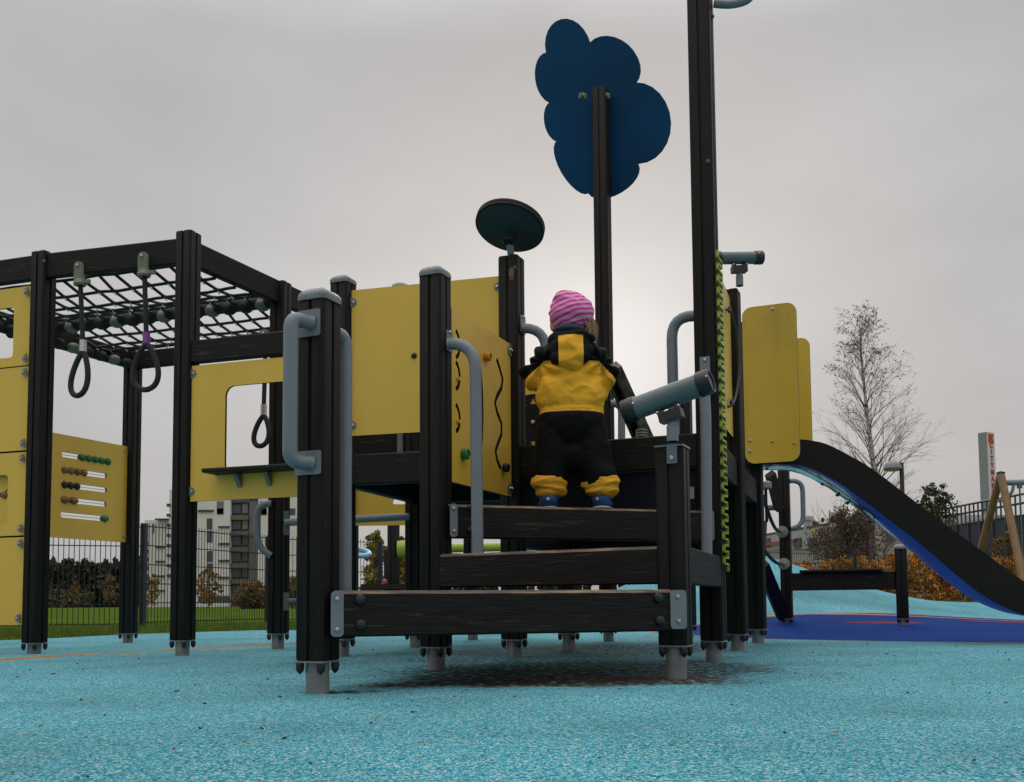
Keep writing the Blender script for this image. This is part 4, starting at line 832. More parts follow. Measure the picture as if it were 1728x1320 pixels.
# body
bd = [('e', (0.004, 0.045, 0.785), (0.074, 0.088, 0.098)), ('e', (0.010, 0.085, 0.745), (0.052, 0.050, 0.045)), ('e', (0.010, 0.137, 0.762), (0.010, 0.014, 0.010)), ('c', (0, 0.02, 0.64), 0.036, (0, 0.035, 0.72), 0.038),
      ('e', (-0.070, 0.045, 0.775), (0.012, 0.018, 0.026)), ('e', (0.078, 0.045, 0.775), (0.012, 0.018, 0.026)), ('e', (0.03, 0.128, 0.785), (0.016, 0.010, 0.008)), ('e', (-0.02, 0.128, 0.785), (0.016, 0.010, 0.008)), ('e', (0.008, 0.130, 0.733), (0.020, 0.008, 0.006)),
      ('e', (0, 0.01, 0.57), (0.10, 0.065, 0.11)), ('e', (0, 0.01, 0.42), (0.095, 0.07, 0.13)), ('e', (0, 0, 0.32), (0.10, 0.075, 0.08))]
hands = []
for sgn, el, wr in ((-1, (-0.155, 0.03, 0.560), (-0.115, 0.155, 0.575)), (1, (0.155, 0.035, 0.550), (0.130, 0.160, 0.600))):
    bd += [('c', (sgn*0.095, 0, 0.635), 0.036, el, 0.030), ('c', el, 0.030, wr, 0.021)]
    w_ = Vector(wr); d = (w_ - Vector(el)).normalized(); pal = w_ + d*0.034; bd.append(('e', tuple(pal), (0.023, 0.026, 0.014), (0, 0, 0)))
    for k, ln in enumerate((0.026, 0.031, 0.029, 0.022)):
        r0 = pal + Vector(((k - 1.5)*0.0115, 0.016, 0)); k1 = r0 + Vector((0, ln*0.6, 0.002)); k2 = k1 + Vector((0, ln*0.35, -0.011)); k3 = k2 + Vector((0, -0.002, -0.012))
        bd += [('c', tuple(r0), 0.0068, tuple(k1), 0.0062), ('c', tuple(k1), 0.0062, tuple(k2), 0.0058), ('c', tuple(k2), 0.0058, tuple(k3), 0.0052)]
    t0 = pal + Vector((-sgn*0.018, -0.008, -0.004)); t1 = t0 + Vector((-sgn*0.016, 0.016, -0.008)); t2 = t1 + Vector((-sgn*0.002, 0.014, -0.004)); bd += [('c', tuple(t0), 0.0085, tuple(t1), 0.0075), ('c', tuple(t1), 0.0072, tuple(t2), 0.006)]
for sgn, fx in ((-1, -0.092), (1, 0.112)):
    bd += [('c', (sgn*0.055, 0, 0.30), 0.060, (fx*0.95, 0.005, 0.17), 0.046), ('c', (fx*0.95, 0.005, 0.17), 0.044, (fx, 0, 0.05), 0.028), ('c', (fx, -0.005, 0.032), 0.022, (fx + sgn*0.008, 0.075, 0.026), 0.020)]
blob('body', bd, 0.0048, M_SKIN, PE, 2)
for sx in (0.032, -0.018): 
    e_ = MB().ell((sx, 0.1335, 0.778), (0.009, 0.006, 0.007), None, 12, 8).obj('eye', mat('eye', (0.05, 0.04, 0.03), 0.2), None); e_.parent = PE
# snowsuit: colour blocks are panels of the garment, split by height and side
def suit_mat():
    m = bpy.data.materials.new('snowsuit_fabric'); m.use_nodes = True; t = m.node_tree; l = t.links; b = t.nodes['Principled BSDF']; b.inputs['Roughness'].default_value = 0.7; b.inputs['Specular IOR Level'].default_value = 0.15
    c = N(t, 'ShaderNodeTexCoord').outputs['Object']; s = N(t, 'ShaderNodeSeparateXYZ'); l.new(c, s.inputs[0]); X, Y, Z = s.outputs
    ax = math_node(t, 'ABSOLUTE', X); lim = math_node(t, 'SUBTRACT', 0.604, math_node(t, 'MULTIPLY', math_node(t, 'MAXIMUM', math_node(t, 'SUBTRACT', ax, 0.112), 0.0), 0.85))
    dip = math_node(t, 'MULTIPLY', math_node(t, 'MAXIMUM', math_node(t, 'SUBTRACT', 0.112, ax), 0.0), 0.10); lim = math_node(t, 'SUBTRACT', lim, dip)
    m1 = math_node(t, 'LESS_THAN', Z, lim); m2 = math_node(t, 'GREATER_THAN', Z, 0.391)
    far = math_node(t, 'LESS_THAN', math_node(t, 'SUBTRACT', Y, math_node(t, 'MULTIPLY', ax, 0.0)), 0.048)
    msk = math_node(t, 'MULTIPLY', math_node(t, 'MULTIPLY', m1, m2), far)
    n = N(t, 'ShaderNodeTexNoise'); n.inputs['Scale'].default_value = 7; n.inputs['Detail'].default_value = 4; l.new(c, n.inputs[0])
    r = N(t, 'ShaderNodeMapRange'); r.inputs[1].default_value = .3; r.inputs[2].default_value = .7; r.inputs[3].default_value = 0.88; r.inputs[4].default_value = 1.08; l.new(n.outputs[0], r.inputs[0])
    x = N(t, 'ShaderNodeMix', data_type='RGBA'); l.new(msk, x.inputs[0]); x.inputs[6].default_value = (0.0036, 0.0030, 0.0036, 1); x.inputs[7].default_value = (0.78, 0.40, 0.028, 1)
    sc = N(t, 'ShaderNodeVectorMath', operation='SCALE'); l.new(x.outputs[2], sc.inputs[0]); l.new(r.outputs[0], sc.inputs['Scale']); l.new(sc.outputs[0], b.inputs['Base Color'])
    n2 = N(t, 'ShaderNodeTexNoise'); n2.inputs['Scale'].default_value = 420; l.new(c, n2.inputs[0]); bp = N(t, 'ShaderNodeBump'); bp.inputs['Strength'].default_value = .12; bp.inputs['Distance'].default_value = .001; l.new(n2.outputs[0], bp.inputs['Height']); l.new(bp.outputs[0], b.inputs['Normal'])
    return m
M_SUIT = suit_mat()
def fab(name, col, r=0.6): return mat(name, col, rough=r, var=0.12, scale=9, bump=0.15, bscale=400, spec=0.3)
M_YF = fab('yellow_fabric', (0.76, 0.36, 0.022)); M_BF = fab('black_fabric', (0.008, 0.0075, 0.009)); M_TF = fab('teal_lining', (0.022, 0.045, 0.052))
suit = [('e', (0, 0.005, 0.585), (0.128, 0.090, 0.105)), ('e', (0, 0, 0.47), (0.140, 0.100, 0.125)), ('e', (0, 0, 0.36), (0.138, 0.100, 0.13)), ('c', (-0.03, 0.01, 0.655), 0.05, (0.03, 0.01, 0.655), 0.05),
        ('c', (-0.09, 0.005, 0.63), 0.058, (-0.150, 0.035, 0.570), 0.041), ('c', (-0.158, 0.035, 0.562), 0.046, (-0.120, 0.150, 0.570), 0.036),
        ('c', (0.09, 0.005, 0.63), 0.058, (0.145, 0.035, 0.570), 0.041), ('c', (0.150, 0.035, 0.562), 0.045, (0.130, 0.150, 0.585), 0.036),
        ('e', (-0.142, 0.030, 0.535), (0.034, 0.042, 0.036)), ('e', (0.136, 0.030, 0.515), (0.030, 0.042, 0.062)), ('e', (0.008, 0.0, 0.225), (0.085, 0.07, 0.075)),
        ('c', (-0.066, 0, 0.32), 0.078, (-0.084, 0, 0.185), 0.070), ('c', (-0.084, 0, 0.185), 0.070, (-0.090, 0, 0.135), 0.068),
        ('c', (0.066, 0, 0.32), 0.078, (0.094, 0, 0.185), 0.072), ('c', (0.094, 0, 0.185), 0.072, (0.108, 0, 0.140), 0.074)]
def suit_disp(c, n):
    d = n*(0.0065*(ridged(c, (5, 5, 7), 1.0) - .35) + 0.0042*(ridged(c, (11, 11, 17), 4.0) - .3) + 0.0016*ridged(c, (30, 30, 36), 6.0)); d = d*(0.6 if c.z < 0.385 else 1)
    # folds radiating from the armpits over the back, vertical drapes lower down
    for s_ in (-1, 1):
        px_, pz_ = s_*0.125, 0.60; a = math.atan2(c.z - pz_, (px_ - c.x)*s_); r = math.hypot(c.x - px_, c.z - pz_)
        if r < 0.2 and c.z > 0.38: d = d + n*0.008*math.sin(a*8 + 3*noise.noise(c*6)) * math.exp(-((r - 0.08)/0.07)**2)
    if 0.385 < c.z < 0.40: d = d - n*0.003
    return d
blob('snowsuit', suit, 0.0045, M_SUIT, PE, 6, suit_disp)
for cx, w_, o_ in ((-0.094, 0.072, 0.0), (0.115, 0.078, 9.0)):
    pr = [('e', (cx, 0, 0.112), (w_*1.0, 0.074, 0.046)), ('e', (cx + 0.006, 0, 0.080), (w_*0.90, 0.068, 0.032)), ('e', (cx, 0.002, 0.066), (w_*0.62, 0.050, 0.022))]
    def cd(c, n, o_=o_):
        q = ridged((c[0] + 0.4*c[2], c[1], c[2]), (7, 7, 30), o_)*0.8 + ridged((c[0] - 0.3*c[2], c[1], c[2]), (15, 15, 55), o_ + 3)*0.4; return n*0.0070*(q - 0.35)
    blob('trouser_cuff', pr, 0.004, M_YF, PE, 3, cd)
# hood lying on the back, with lining and yellow centre panel
def hood_mat():
    m = M_SUIT.copy(); m.name = 'hood_fabric'; t = m.node_tree; l = t.links; c = N(t, 'ShaderNodeTexCoord').outputs['Object']; s = N(t, 'ShaderNodeSeparateXYZ'); l.new(c, s.inputs[0])
    ax = math_node(t, 'ABSOLUTE', math_node(t, 'ADD', s.outputs[0], 0.004)); m1 = math_node(t, 'LESS_THAN', ax, math_node(t, 'ADD', 0.050, math_node(t, 'MULTIPLY', math_node(t, 'SUBTRACT', s.outputs[2], 0.64), 0.0))); m2 = math_node(t, 'LESS_THAN', s.outputs[2], 0.700); msk = math_node(t, 'MULTIPLY', m1, m2)
    for n_ in t.nodes:
        if n_.bl_idname == 'ShaderNodeMix': l.new(msk, n_.inputs[0])
    return m
def hood_disp(c, n): return n*0.010*(ridged(c, (8, 8, 15), 4.0) - 0.4) + n*0.003*ridged(c, (20, 20, 9), 2.0)
blob('hood', [('e', (0.0, -0.012, 0.700), (0.098, 0.080, 0.045)), ('e', (0, -0.050, 0.650), (0.088, 0.060, 0.065)), ('e', (-0.002, -0.066, 0.612), (0.080, 0.045, 0.050)), ('e', (-0.002, -0.072, 0.580), (0.050, 0.040, 0.026))], 0.005, hood_mat(), PE, 6, hood_disp)
blob('hood_lining', [('e', (0.002, -0.006, 0.732), (0.076, 0.066, 0.024), (-8, 4, 0))], 0.005, M_TF, PE, 3)
# beanie with stripes woven round it
def hat_mat():
    m = bpy.data.materials.new('striped_knit'); m.use_nodes = True; t = m.node_tree; l = t.links; b = t.nodes['Principled BSDF']; b.inputs['Roughness'].default_value = 0.85
    c = N(t, 'ShaderNodeTexCoord').outputs['Object']; s = N(t, 'ShaderNodeSeparateXYZ'); l.new(c, s.inputs[0]); n = N(t, 'ShaderNodeTexNoise'); n.inputs['Scale'].default_value = 14; n.inputs['Detail'].default_value = 3; l.new(c, n.inputs[0])
    z = math_node(t, 'ADD', math_node(t, 'MULTIPLY', s.outputs[2], 46.0), math_node(t, 'MULTIPLY', s.outputs[0], -14.0)); z = math_node(t, 'ADD', z, math_node(t, 'MULTIPLY', n.outputs[0], 0.9)); fr_ = math_node(t, 'FRACT', z)
    msk = math_node(t, 'LESS_THAN', fr_, 0.42); x = N(t, 'ShaderNodeMix', data_type='RGBA'); l.new(msk, x.inputs[0]); x.inputs[6].default_value = (0.72, 0.31, 0.52, 1); x.inputs[7].default_value = (0.60, 0.03, 0.27, 1); l.new(x.outputs[2], b.inputs['Base Color'])
    wv = N(t, 'ShaderNodeTexNoise'); wv.inputs['Scale'].default_value = 300; l.new(c, wv.inputs[0]); bp = N(t, 'ShaderNodeBump'); bp.inputs['Strength'].default_value = .3; bp.inputs['Distance'].default_value = .001; l.new(wv.outputs[0], bp.inputs['Height']); l.new(bp.outputs[0], b.inputs['Normal'])
    return m
def hat_disp(c, n): return n*(0.0035*ridged((c.x, c.y, c.z + 0.25*c.x), (10, 10, 34), 3.0) + 0.004*nz3(c, (18, 18, 14), 8.0) + 0.003*math.sin(math.atan2(c.y, c.x)*7 + c.z*30)*max(0, (c.z - 0.84)/0.06))
blob('beanie', [('e', (0.006, 0.030, 0.818), (0.092, 0.104, 0.086), (0, 8, 0)), ('e', (0.004, 0.045, 0.788), (0.084, 0.094, 0.050), (6, 10, 0)), ('e', (-0.020, 0.005, 0.865), (0.050, 0.060, 0.036))], 0.0045, hat_mat(), PE, 6, hat_disp)
mb = MB(); rg = random.Random(11)
for k in range(150):
    a = rg.uniform(-1.0, 0.5); x0 = 0.010 + 0.086*math.cos(a); y0 = 0.036 + 0.090*math.sin(a); z0 = rg.uniform(0.760, 0.80); ln = rg.uniform(0.05, 0.085); w1, w2 = rg.uniform(-.012, .016), rg.uniform(-.012, .012)
    mb.tube([(x0, y0, z0), (x0 + 0.012 + w1*.4, y0 + w2*.3, z0 - ln*.35), (x0 + 0.006 + w1, y0 + w2, z0 - ln*.7), (x0 + w1*.6 + .004, y0 + w2, z0 - ln)], [0.0013, 0.0013, 0.001, 0.0005], 4)
h = mb.obj('hair', M_HAIR, None, 60); h.parent = PE
# shoes
M_SHOE = fab('blue_shoe', (0.022, 0.075, 0.20), 0.5); M_SOLE = mat('pale_sole', (0.42, 0.43, 0.38), 0.5)
for cx, rot, g_ in ((-0.096, 6, 0), (0.120, -14, 1)):
    R = Matrix.Rotation(rad(rot), 3, 'Z'); T = lambda x, y, z: tuple(Vector((cx, 0, 0)) + R @ Vector((x, y, z)))
    sh = blob('shoe', [('e', T(0, -0.012, 0.044), (0.039, 0.043, 0.038)), ('e', T(0, 0.05, 0.030), (0.037, 0.050, 0.024)), ('e', T(0, 0.0, 0.026), (0.038, 0.050, 0.018)), ('e', T(0, 0.08, 0.026), (0.034, 0.034, 0.020))], 0.004, M_SHOE, PE, 4)
    so = blob('sole', [('e', T(0, -0.010, 0.008), (0.039, 0.045, 0.009)), ('e', T(0, 0.06, 0.008), (0.040, 0.058, 0.009))], 0.003, M_SOLE, PE, 2)
    c = Vector(T(-0.010, -0.052, 0.042)); q = MB().lathe([(0.0065, 0), (0.0065, 0.002), (0.003, 0.0025)], c, (0, -1, 0.15), 14).obj('round_badge', M_SOLE, None); q.parent = sh
    if g_: q = MB().box(T(0.0, -0.046, 0.068), 0.014, 0.008, 0.014).obj('pull_tab', mat('red_tab', (0.5, 0.03, 0.04), 0.5), None); q.parent = sh

# ------------------------------------------------------------------ fence
M_WIRE = mat('fence_wire', (0.007, 0.009, 0.009), 0.6); M_FPOST = mat('fence_post_blue', (0.018, 0.026, 0.042), 0.5)
M_FBLK = mat('fence_post_black', (0.015, 0.016, 0.018), 0.5)
def fence(label, pts, hgt, group, dx=0.055, wr=0.0036, zf=None, pw=0.07, pm=None):
    t = thing('wire_fence', label, 'fence', (*pts[0], 0), group)
    for i, (p, q) in enumerate(zip(pts, pts[1:])):
        p, q = Vector(p), Vector(q); Ln = (q - p).length; d = (q - p).normalized(); mb = MB(); n = int(Ln/dx); z0 = zf(p) + 0.03; z1 = z0 + hgt
        for k in range(n + 1):
            c = p + d*(k*dx); mb.box((c.x, c.y, (z0 + z1)/2), wr*2, wr*2, z1 - z0)
        nh = 6
        for h in range(nh):
            z = z0 + 0.02 + (hgt - 0.06)*h/(nh-1); rr = wr*1.6
            mb.sweep([(-rr, -rr), (rr, -rr), (rr, rr), (-rr, rr)], (p.x, p.y, z), (q.x, q.y, z), Vector((-d.y, d.x, 0)), Vector((0, 0, 1)))
        mb.obj('wire_panel', M_WIRE, t, 0)
    for p in pts:
        z = zf(p); MB().box((p[0], p[1] + 0.05, z + hgt/2 - 0.1), pw, pw, hgt + 0.24, None, 0.006).obj('fence_post', pm or M_FPOST, t)
    return t
def fenz(p): return fz(p[0], p[1]) if fz(p[0], p[1]) > -0.05 else 0.0
p237 = W2(239, 980, 11.6); p641 = W2(641, 950, 15.0)
lf = [(-13.5, 7.6), (-11.0, 8.8), (-8.6, 9.9), (-6.3, 10.8)[:2], p237]; mid_ = ((p237[0]*0.5 + p641[0]*0.5 - 0.25), (p237[1] + p641[1])/2 + 0.55)
fence('black welded wire fence on the grass, left of the steps', lf + [mid_, p641], 1.18, 'wire fences around the playground', zf=fenz)
rp = [p641, (0.3, 16.6), (2.6, 18.0), (4.8, 19.6), W2(1444, 960, 21.3), W2(1627, 960, 22.2), (12.6, 22.6), (15.5, 22.9)]
rp[0] = (rp[0][0] + 0.08, rp[0][1] + 0.1)
fence('fine wire fence in front of the orange hedge, right of the slide', rp, 1.05, 'wire fences around the playground', dx=0.065, wr=0.0032, zf=fenz, pm=M_FBLK)

# ------------------------------------------------------------------ plants
def leaf_mat(name, col, col2, sc=1.2): return mat(name, col, rough=0.65, var=0.45, scale=sc*2.2, col2=col2, c2scale=sc, c2lo=0.42, c2hi=0.58, spec=0.25)
M_BARK = mat('dark_bark', (0.055, 0.042, 0.034), 0.85, var=0.3); 
def birch_bark():
    m = mat('birch_bark', (0.42, 0.39, 0.34), rough=0.8, var=0.3, scale=3, stretch=(1, 1, 6), col2=(0.05, 0.04, 0.035), c2scale=2.0, c2lo=0.52, c2hi=0.6); return m
M_BIRCH = birch_bark(); M_TWIG = mat('twigs', (0.15, 0.12, 0.105), 0.9)
def leafcloud(mb, c, r, n, size, rg, mi=0, squash=(1, 1, 1), shell=0.0):
    for _ in range(n):
        v = Vector((rg.gauss(0, 1), rg.gauss(0, 1), rg.gauss(0, 1))); v.normalize(); k = rg.random()**(0.45 if shell else 0.6)
        p = Vector(c) + Vector((v.x*r*squash[0], v.y*r*squash[1], v.z*r*squash[2]))*k
        s = size*rg.uniform(0.5, 1.3); R = Euler((rg.uniform(0, 6), rg.uniform(0, 6), rg.uniform(0, 6))).to_matrix(); o = len(mb.v)
        mb.v += [tuple(p + R @ Vector(q)*s) for q in ((-.5, 0, 0), (0, -.32, .08), (.6, 0, 0), (0, .32, .08))]; mb.f.append((o, o+1, o+2, o+3)); mb.m.append(mi)
def bush(name, label, cat, x, y, z, w_, h, d, n, size, m, group=None, seed=1, clumps=26, stems=10, cone=False):
    rg = random.Random(seed); t = thing(name, label, cat, (x, y, z), group); mb = MB(); st = MB()
    for k in range(clumps):
        a = rg.uniform(0, 6.28); q = rg.random()**0.5; hh = rg.uniform(0.15, 0.95); tap = (1 - hh*0.85) if cone else math.sqrt(max(0.08, 1 - (max(0, hh - 0.45)/0.6)**2))
        c = (x + math.cos(a)*q*w_/2*tap, y + math.sin(a)*q*d/2*tap, z + hh*h); rr = rg.uniform(0.10, 0.22)*min(w_, h)*(0.6 if cone and hh > .6 else 1)
        leafcloud(mb, c, rr, n//clumps, size, rg)
        if k < stems: b = Vector((x + rg.uniform(-.2, .2)*w_*0.3, y, z - .05)); e_ = Vector(c); mid = b.lerp(e_, .5) + Vector((rg.uniform(-.1, .1)*w_, 0, .05*h)); st.tube([b, mid, e_, e_ + (e_ - mid)*0.4], [0.02*h/2, 0.014*h/2, 0.006*h/2, 0.002], 5)
    mb.obj('foliage', m, t, 0); st.obj('stem', M_BARK, t, 0); return t
def branch(mb, p, d, L_, r, rg, lev, maxlev, tips, spread=0.55, gravity=0.0, seg=5, nb=(5, 8), sides=(7, 4, 3, 3)):
    pts = [p.copy()]; dirs = [d.copy()]; q = p.copy(); dd = d.copy()
    for k in range(seg):
        dd = (dd + Vector((rg.gauss(0, .07), rg.gauss(0, .07), rg.gauss(0, .05) + gravity*(k/seg)))).normalized(); q = q + dd*(L_/seg); pts.append(q.copy()); dirs.append(dd.copy())
    mb.tube(pts, [r*(1 - 0.85*i/seg) for i in range(seg + 1)], sides[min(lev, 3)], min(lev, 1), caps=False)
    if lev >= maxlev: tips.append((q, dd)); return
    for _ in range(rg.randint(*nb)):
        t = rg.uniform(0.25, 1.0); i = min(int(t*seg), seg - 1); s_ = pts[i].lerp(pts[i+1], t*seg - i); a = rg.uniform(0, 6.28); o_ = dirs[i].orthogonal().normalized(); o2 = dirs[i].cross(o_)
        nd = (dirs[i] + (o_*math.cos(a) + o2*math.sin(a))*spread*rg.uniform(.6, 1.3)).normalized(); branch(mb, s_, nd, L_*rg.uniform(.30, .52)*(1.15 - 0.4*t), r*(1 - .8*t)*0.45 + 0.0012, rg, lev + 1, maxlev, tips, spread, gravity, 4, nb, sides)
def birch(x, y, z, H_, label, seed):
    rg = random.Random(seed); t = thing('birch_tree', label, 'tree', (x, y, z)); mb = MB(); tips = []; n = 16; tr = []
    for k in range(n + 1): f_ = k/n; tr.append(Vector((x + 0.10*math.sin(f_*5) - 0.25*f_, y, z + H_*f_)))
    mb.tube(tr, [0.11*(1 - k/n)**0.8 + 0.008 for k in range(n + 1)], 10, 0)
    for k in range(100):
        f_ = 0.12 + 0.86*(k/100) + rg.uniform(-.01, .01); i = min(int(f_*n), n - 1); s_ = tr[i].lerp(tr[i+1], f_*n - i); a = rg.uniform(0, 6.28); prof = (math.sin(min(1, (f_ - 0.05)/0.38)*math.pi/2))*(1 - max(0, f_ - .38)/.66)**0.85
        Lb = H_*(0.06 + 0.20*prof)*rg.uniform(.7, 1.15); el = 0.95 + 0.35*f_; d = Vector((math.cos(a), math.sin(a)*.9, el*rg.uniform(.9, 1.7))).normalized()
        branch(mb, s_, d, Lb, 0.024*(1 - f_) + 0.006, rg, 1, 3, tips, 0.62, -0.16, 6, (7, 9), (8, 5, 3, 3))
    mb.obj('trunk', [M_BIRCH, M_TWIG], t, 0); lf_ = MB()
    for q, d in tips:
        f_ = (q.z - z)/H_
        if rg.random() < (0.01 + 0.6*max(0, (f_ - 0.66)/0.34)):
            for _ in range(2): leafcloud(lf_, q + Vector((rg.gauss(0, .03), 0, -0.03)), 0.05, 1, 0.050, rg)
    lf_.obj('crown', leaf_mat('birch_leaves', (0.16, 0.125, 0.045), (0.08, 0.085, 0.04)), t, 0); return t
bx = at(1483, 960, 30.0); birch(bx.x, 30.0, 0.1, at(1470, 548, 30.0).z - 0.1, 'tall nearly bare birch with a few leaves at its top, behind the slide', 21)
def small_tree(name, label, px, Y, ytop, ybase, wpx, m, n, size, seed, clumps=30, group=None, cat='tree', cone=False):
    c = at(px, ytop, Y); z0 = fz(c.x, Y) - 0.05; h = c.z - z0; w_ = wpx*Y/F; rg = random.Random(seed); t = thing(name, label, cat, (c.x, Y, z0), group); tb = MB(); lf_ = MB()
    tb.tube([(c.x, Y, z0), (c.x + .05, Y, z0 + h*.4), (c.x, Y, z0 + h*.9)], [0.03*h/2, 0.02*h/2, 0.006], 7); zb_ = z0 + h*0.18
    for k in range(clumps):
        hh = rg.uniform(0, 1)**0.9; tap = (1 - hh*0.9) if cone else math.sin(math.pi*(0.12 + 0.80*hh))**0.7; a = rg.uniform(0, 6.28); q = rg.random()**.6*w_/2*tap
        p = Vector((c.x + math.cos(a)*q, Y + math.sin(a)*q, zb_ + (z0 + h*0.97 - zb_)*hh)); s_ = Vector((c.x, Y, zb_ + (p.z - zb_)*0.6)); tb.tube([s_, s_.lerp(p, .5) + Vector((0, 0, .03*h)), p], [0.010*h/2, 0.006*h/2, .003], 4); leafcloud(lf_, p, w_*rg.uniform(.10, .24)*(0.6 if hh > .8 else 1), n//clumps, size, rg)
    tb.obj('trunk', M_BARK, t, 0); lf_.obj('crown', m, t, 0); return t
ML_DG = leaf_mat('dark_green_leaves', (0.045, 0.065, 0.025), (0.075, 0.085, 0.03)); ML_BR = leaf_mat('brown_leaves', (0.11, 0.065, 0.035), (0.07, 0.062, 0.035), 2.0); ML_OR = leaf_mat('orange_leaves', (0.60, 0.24, 0.03), (0.30, 0.16, 0.03), 1.2)
ML_YG = leaf_mat('yellow_green_leaves', (0.16, 0.155, 0.03), (0.30, 0.20, 0.03), 1.5); ML_OY = leaf_mat('ochre_leaves', (0.28, 0.15, 0.035), (0.12, 0.10, 0.035), 0.5); ML_CON = leaf_mat('conifer', (0.018, 0.028, 0.018), (0.03, 0.035, 0.02), 0.3)
small_tree('young_tree', 'small dark green leafy tree beyond the slide, in front of the blue wall', 1577, 33, 815, 960, 78, ML_DG, 3600, 0.11, 4, 110)
t_ = small_tree('brown_bush', 'wide brown half-bare bush behind the fence, left of the birch trunk', 1428, 26, 850, 1000, 120, ML_BR, 9000, 0.055, 6, 110, cat='bush')
mbx = MB(); rgx = random.Random(8)
for k in range(60):
    b = at(1428 + rgx.uniform(-50, 50), 985, 26); e_ = at(1428 + rgx.uniform(-60, 55), rgx.uniform(835, 900), 26); mbx.tube([b, b.lerp(e_, .5) + Vector((rgx.uniform(-.2, .2), rgx.uniform(-.3, .3), 0)), e_], [.012, .008, .003], 3)
o_ = mbx.obj('twigs', M_TWIG, t_, 0)
# orange hedge behind the right-hand fence
for k in range(9):
    xx = 4.3 + k*1.35; yy = 24.4 + 0.3*math.sin(k) + k*0.08; bush('hedge_bush', ['orange leafed hedge bush seen left of the brown bush', 'orange leafed hedge bush below the brown bush', 'orange leafed hedge bush just right of the fence post', 'rust orange hedge bush left of the short capped post', 'rust orange hedge bush right of the short capped post', 'yellowish orange hedge bush under the middle of the slide', 'ochre hedge bush right of the second fence post', 'ochre hedge bush below the timber swing frame', 'ochre hedge bush at the right edge of the photo'][k], 'hedge bush', xx, yy, 0.02, 1.9, 1.22 + 0.10*math.sin(k*2.1), 1.3, 6500, 0.085, ML_OR, 'bushes of the orange hedge behind the fence', 30 + k, 60, 6)
# bushes and trees beyond the left fence
for i, (px, Y, yt, wpx, m, lab, sd_) in enumerate(((636, 19, 896, 54, ML_YG, 'yellow green shrub beyond the fence, seen under the net', 3), (676, 20, 905, 44, ML_YG, 'green autumn shrub right of the dark fence post', 5), (430, 62, 984, 62, ML_OY, 'low orange brown bush beyond the fence in front of the apartment block', 6), (492, 66, 975, 44, ML_OY, 'ochre bush at the right foot of the apartment block', 9), (352, 75, 962, 50, ML_OY, 'thin ochre bush in front of the pale walls', 12), (128, 160, 982, 16, ML_OY, 'small rust coloured tree at the edge of the dark forest', 15), (186, 150, 968, 34, ML_OY, 'brownish tree at the right end of the dark forest', 16), (256, 90, 968, 26, ML_YG, 'yellowing tree left of the tall corner post', 17))):
    small_tree('autumn_tree' if yt < 960 or Y > 100 else 'autumn_bush', lab, px, Y, yt, 1000, wpx, m, 3200 if Y < 30 else (4200 if px in (430, 492) else 650), 0.09*Y/20 if Y < 40 else 0.26, sd_, 60, cat='tree' if Y > 100 else 'bush')
for px, Y, yt, wpx, sd_, lab in ((1378, 130, 868, 46, 31, 'pale ochre tree above the grey building roof'), (1352, 140, 880, 30, 33, 'small ochre tree behind the left end of the grey building'), (1702, 34, 890, 60, 35, 'yellowing shrub behind the legs of the swing')):
    small_tree('autumn_tree', lab, px, Y, yt, 990, wpx, ML_OY, 1400, 0.5 if Y > 100 else .12, sd_, 40)
# far forest: reads as one mass
mb = MB(); rg = random.Random(44)
for k in range(520):
    x = rg.uniform(-150, -78) if k < 430 else rg.uniform(-75, 60); y = 235 + rg.uniform(-12, 25); h = rg.uniform(8.0, 11.0) + 1.4*noise.noise(Vector((x*0.1, 0, 0))) if k < 430 else rg.uniform(3.5, 6)
    for j in range(26):
        f_ = j/26; mb2 = rg.uniform(.8, 1.2); r_ = h*0.20*(1 - f_)**0.7*mb2 + .25; leafcloud(mb, (x + rg.uniform(-.3, .3)*r_, y, h*(0.05 + f_)), r_, 4, 1.5, rg)
for k in range(160):
    x = rg.uniform(-132, -92); leafcloud(mb, (x, 215 + rg.uniform(-5, 5), rg.uniform(.3, 3.4)*(0.5 + 0.5*smooth01((x + 125)/25))), 2.0, 16, 0.8, rg, 1)
o = mb.obj('far_forest', [ML_CON, leaf_mat('brown_scrub', (0.085, 0.065, 0.03), (0.05, 0.055, 0.025), 0.3)], None, 0); o['kind'] = 'stuff'; o['label'] = 'dark conifer forest on the horizon at left'; o['category'] = 'forest'

# ------------------------------------------------------------------ buildings
M_PALE = mat('pale_render', (0.70, 0.67, 0.64), 0.85, var=0.06, scale=0.3); M_DBR = mat('dark_cladding', (0.07, 0.06, 0.06), 0.7, var=0.2, scale=0.5, stretch=(1, 1, 4)); M_WIN = mat('window_glass', (0.06, 0.07, 0.085), 0.15); M_RAILD = mat('balcony_dark', (0.06, 0.062, 0.07), 0.6); M_VIO = mat('violet_grey_band', (0.085, 0.08, 0.115), 0.7)
AB = thing('apartment_building', 'pale multi-storey apartment block with dark brick bays and balconies, beyond the fence', 'apartment block', (-50, 187, 0))
BY = 187.0
def pxbox(name, x0, y0, x1, y1, Y, dep, m, parent, to_ground=False, ch=0.02):
    a = at(x0, y0, Y); b = at(x1, y1, Y); z0 = -0.5 if to_ground else b.z
    return MB().box(((a.x + b.x)/2, Y + dep/2, (a.z + z0)/2), abs(b.x - a.x), dep, abs(a.z - z0), None, ch).obj(name, m, parent, 0)
pxbox('wall', 244, 878, 286, 1000, BY + 6, 12, M_PALE, AB, True); pxbox('wall', 286, 826, 387, 1000, BY, 16, M_PALE, AB, True); pxbox('wall', 387, 822, 436, 1000, BY + 1.2, 14, M_DBR, AB, True); pxbox('wall', 436, 828, 520, 1000, BY, 16, M_PALE, AB, True)
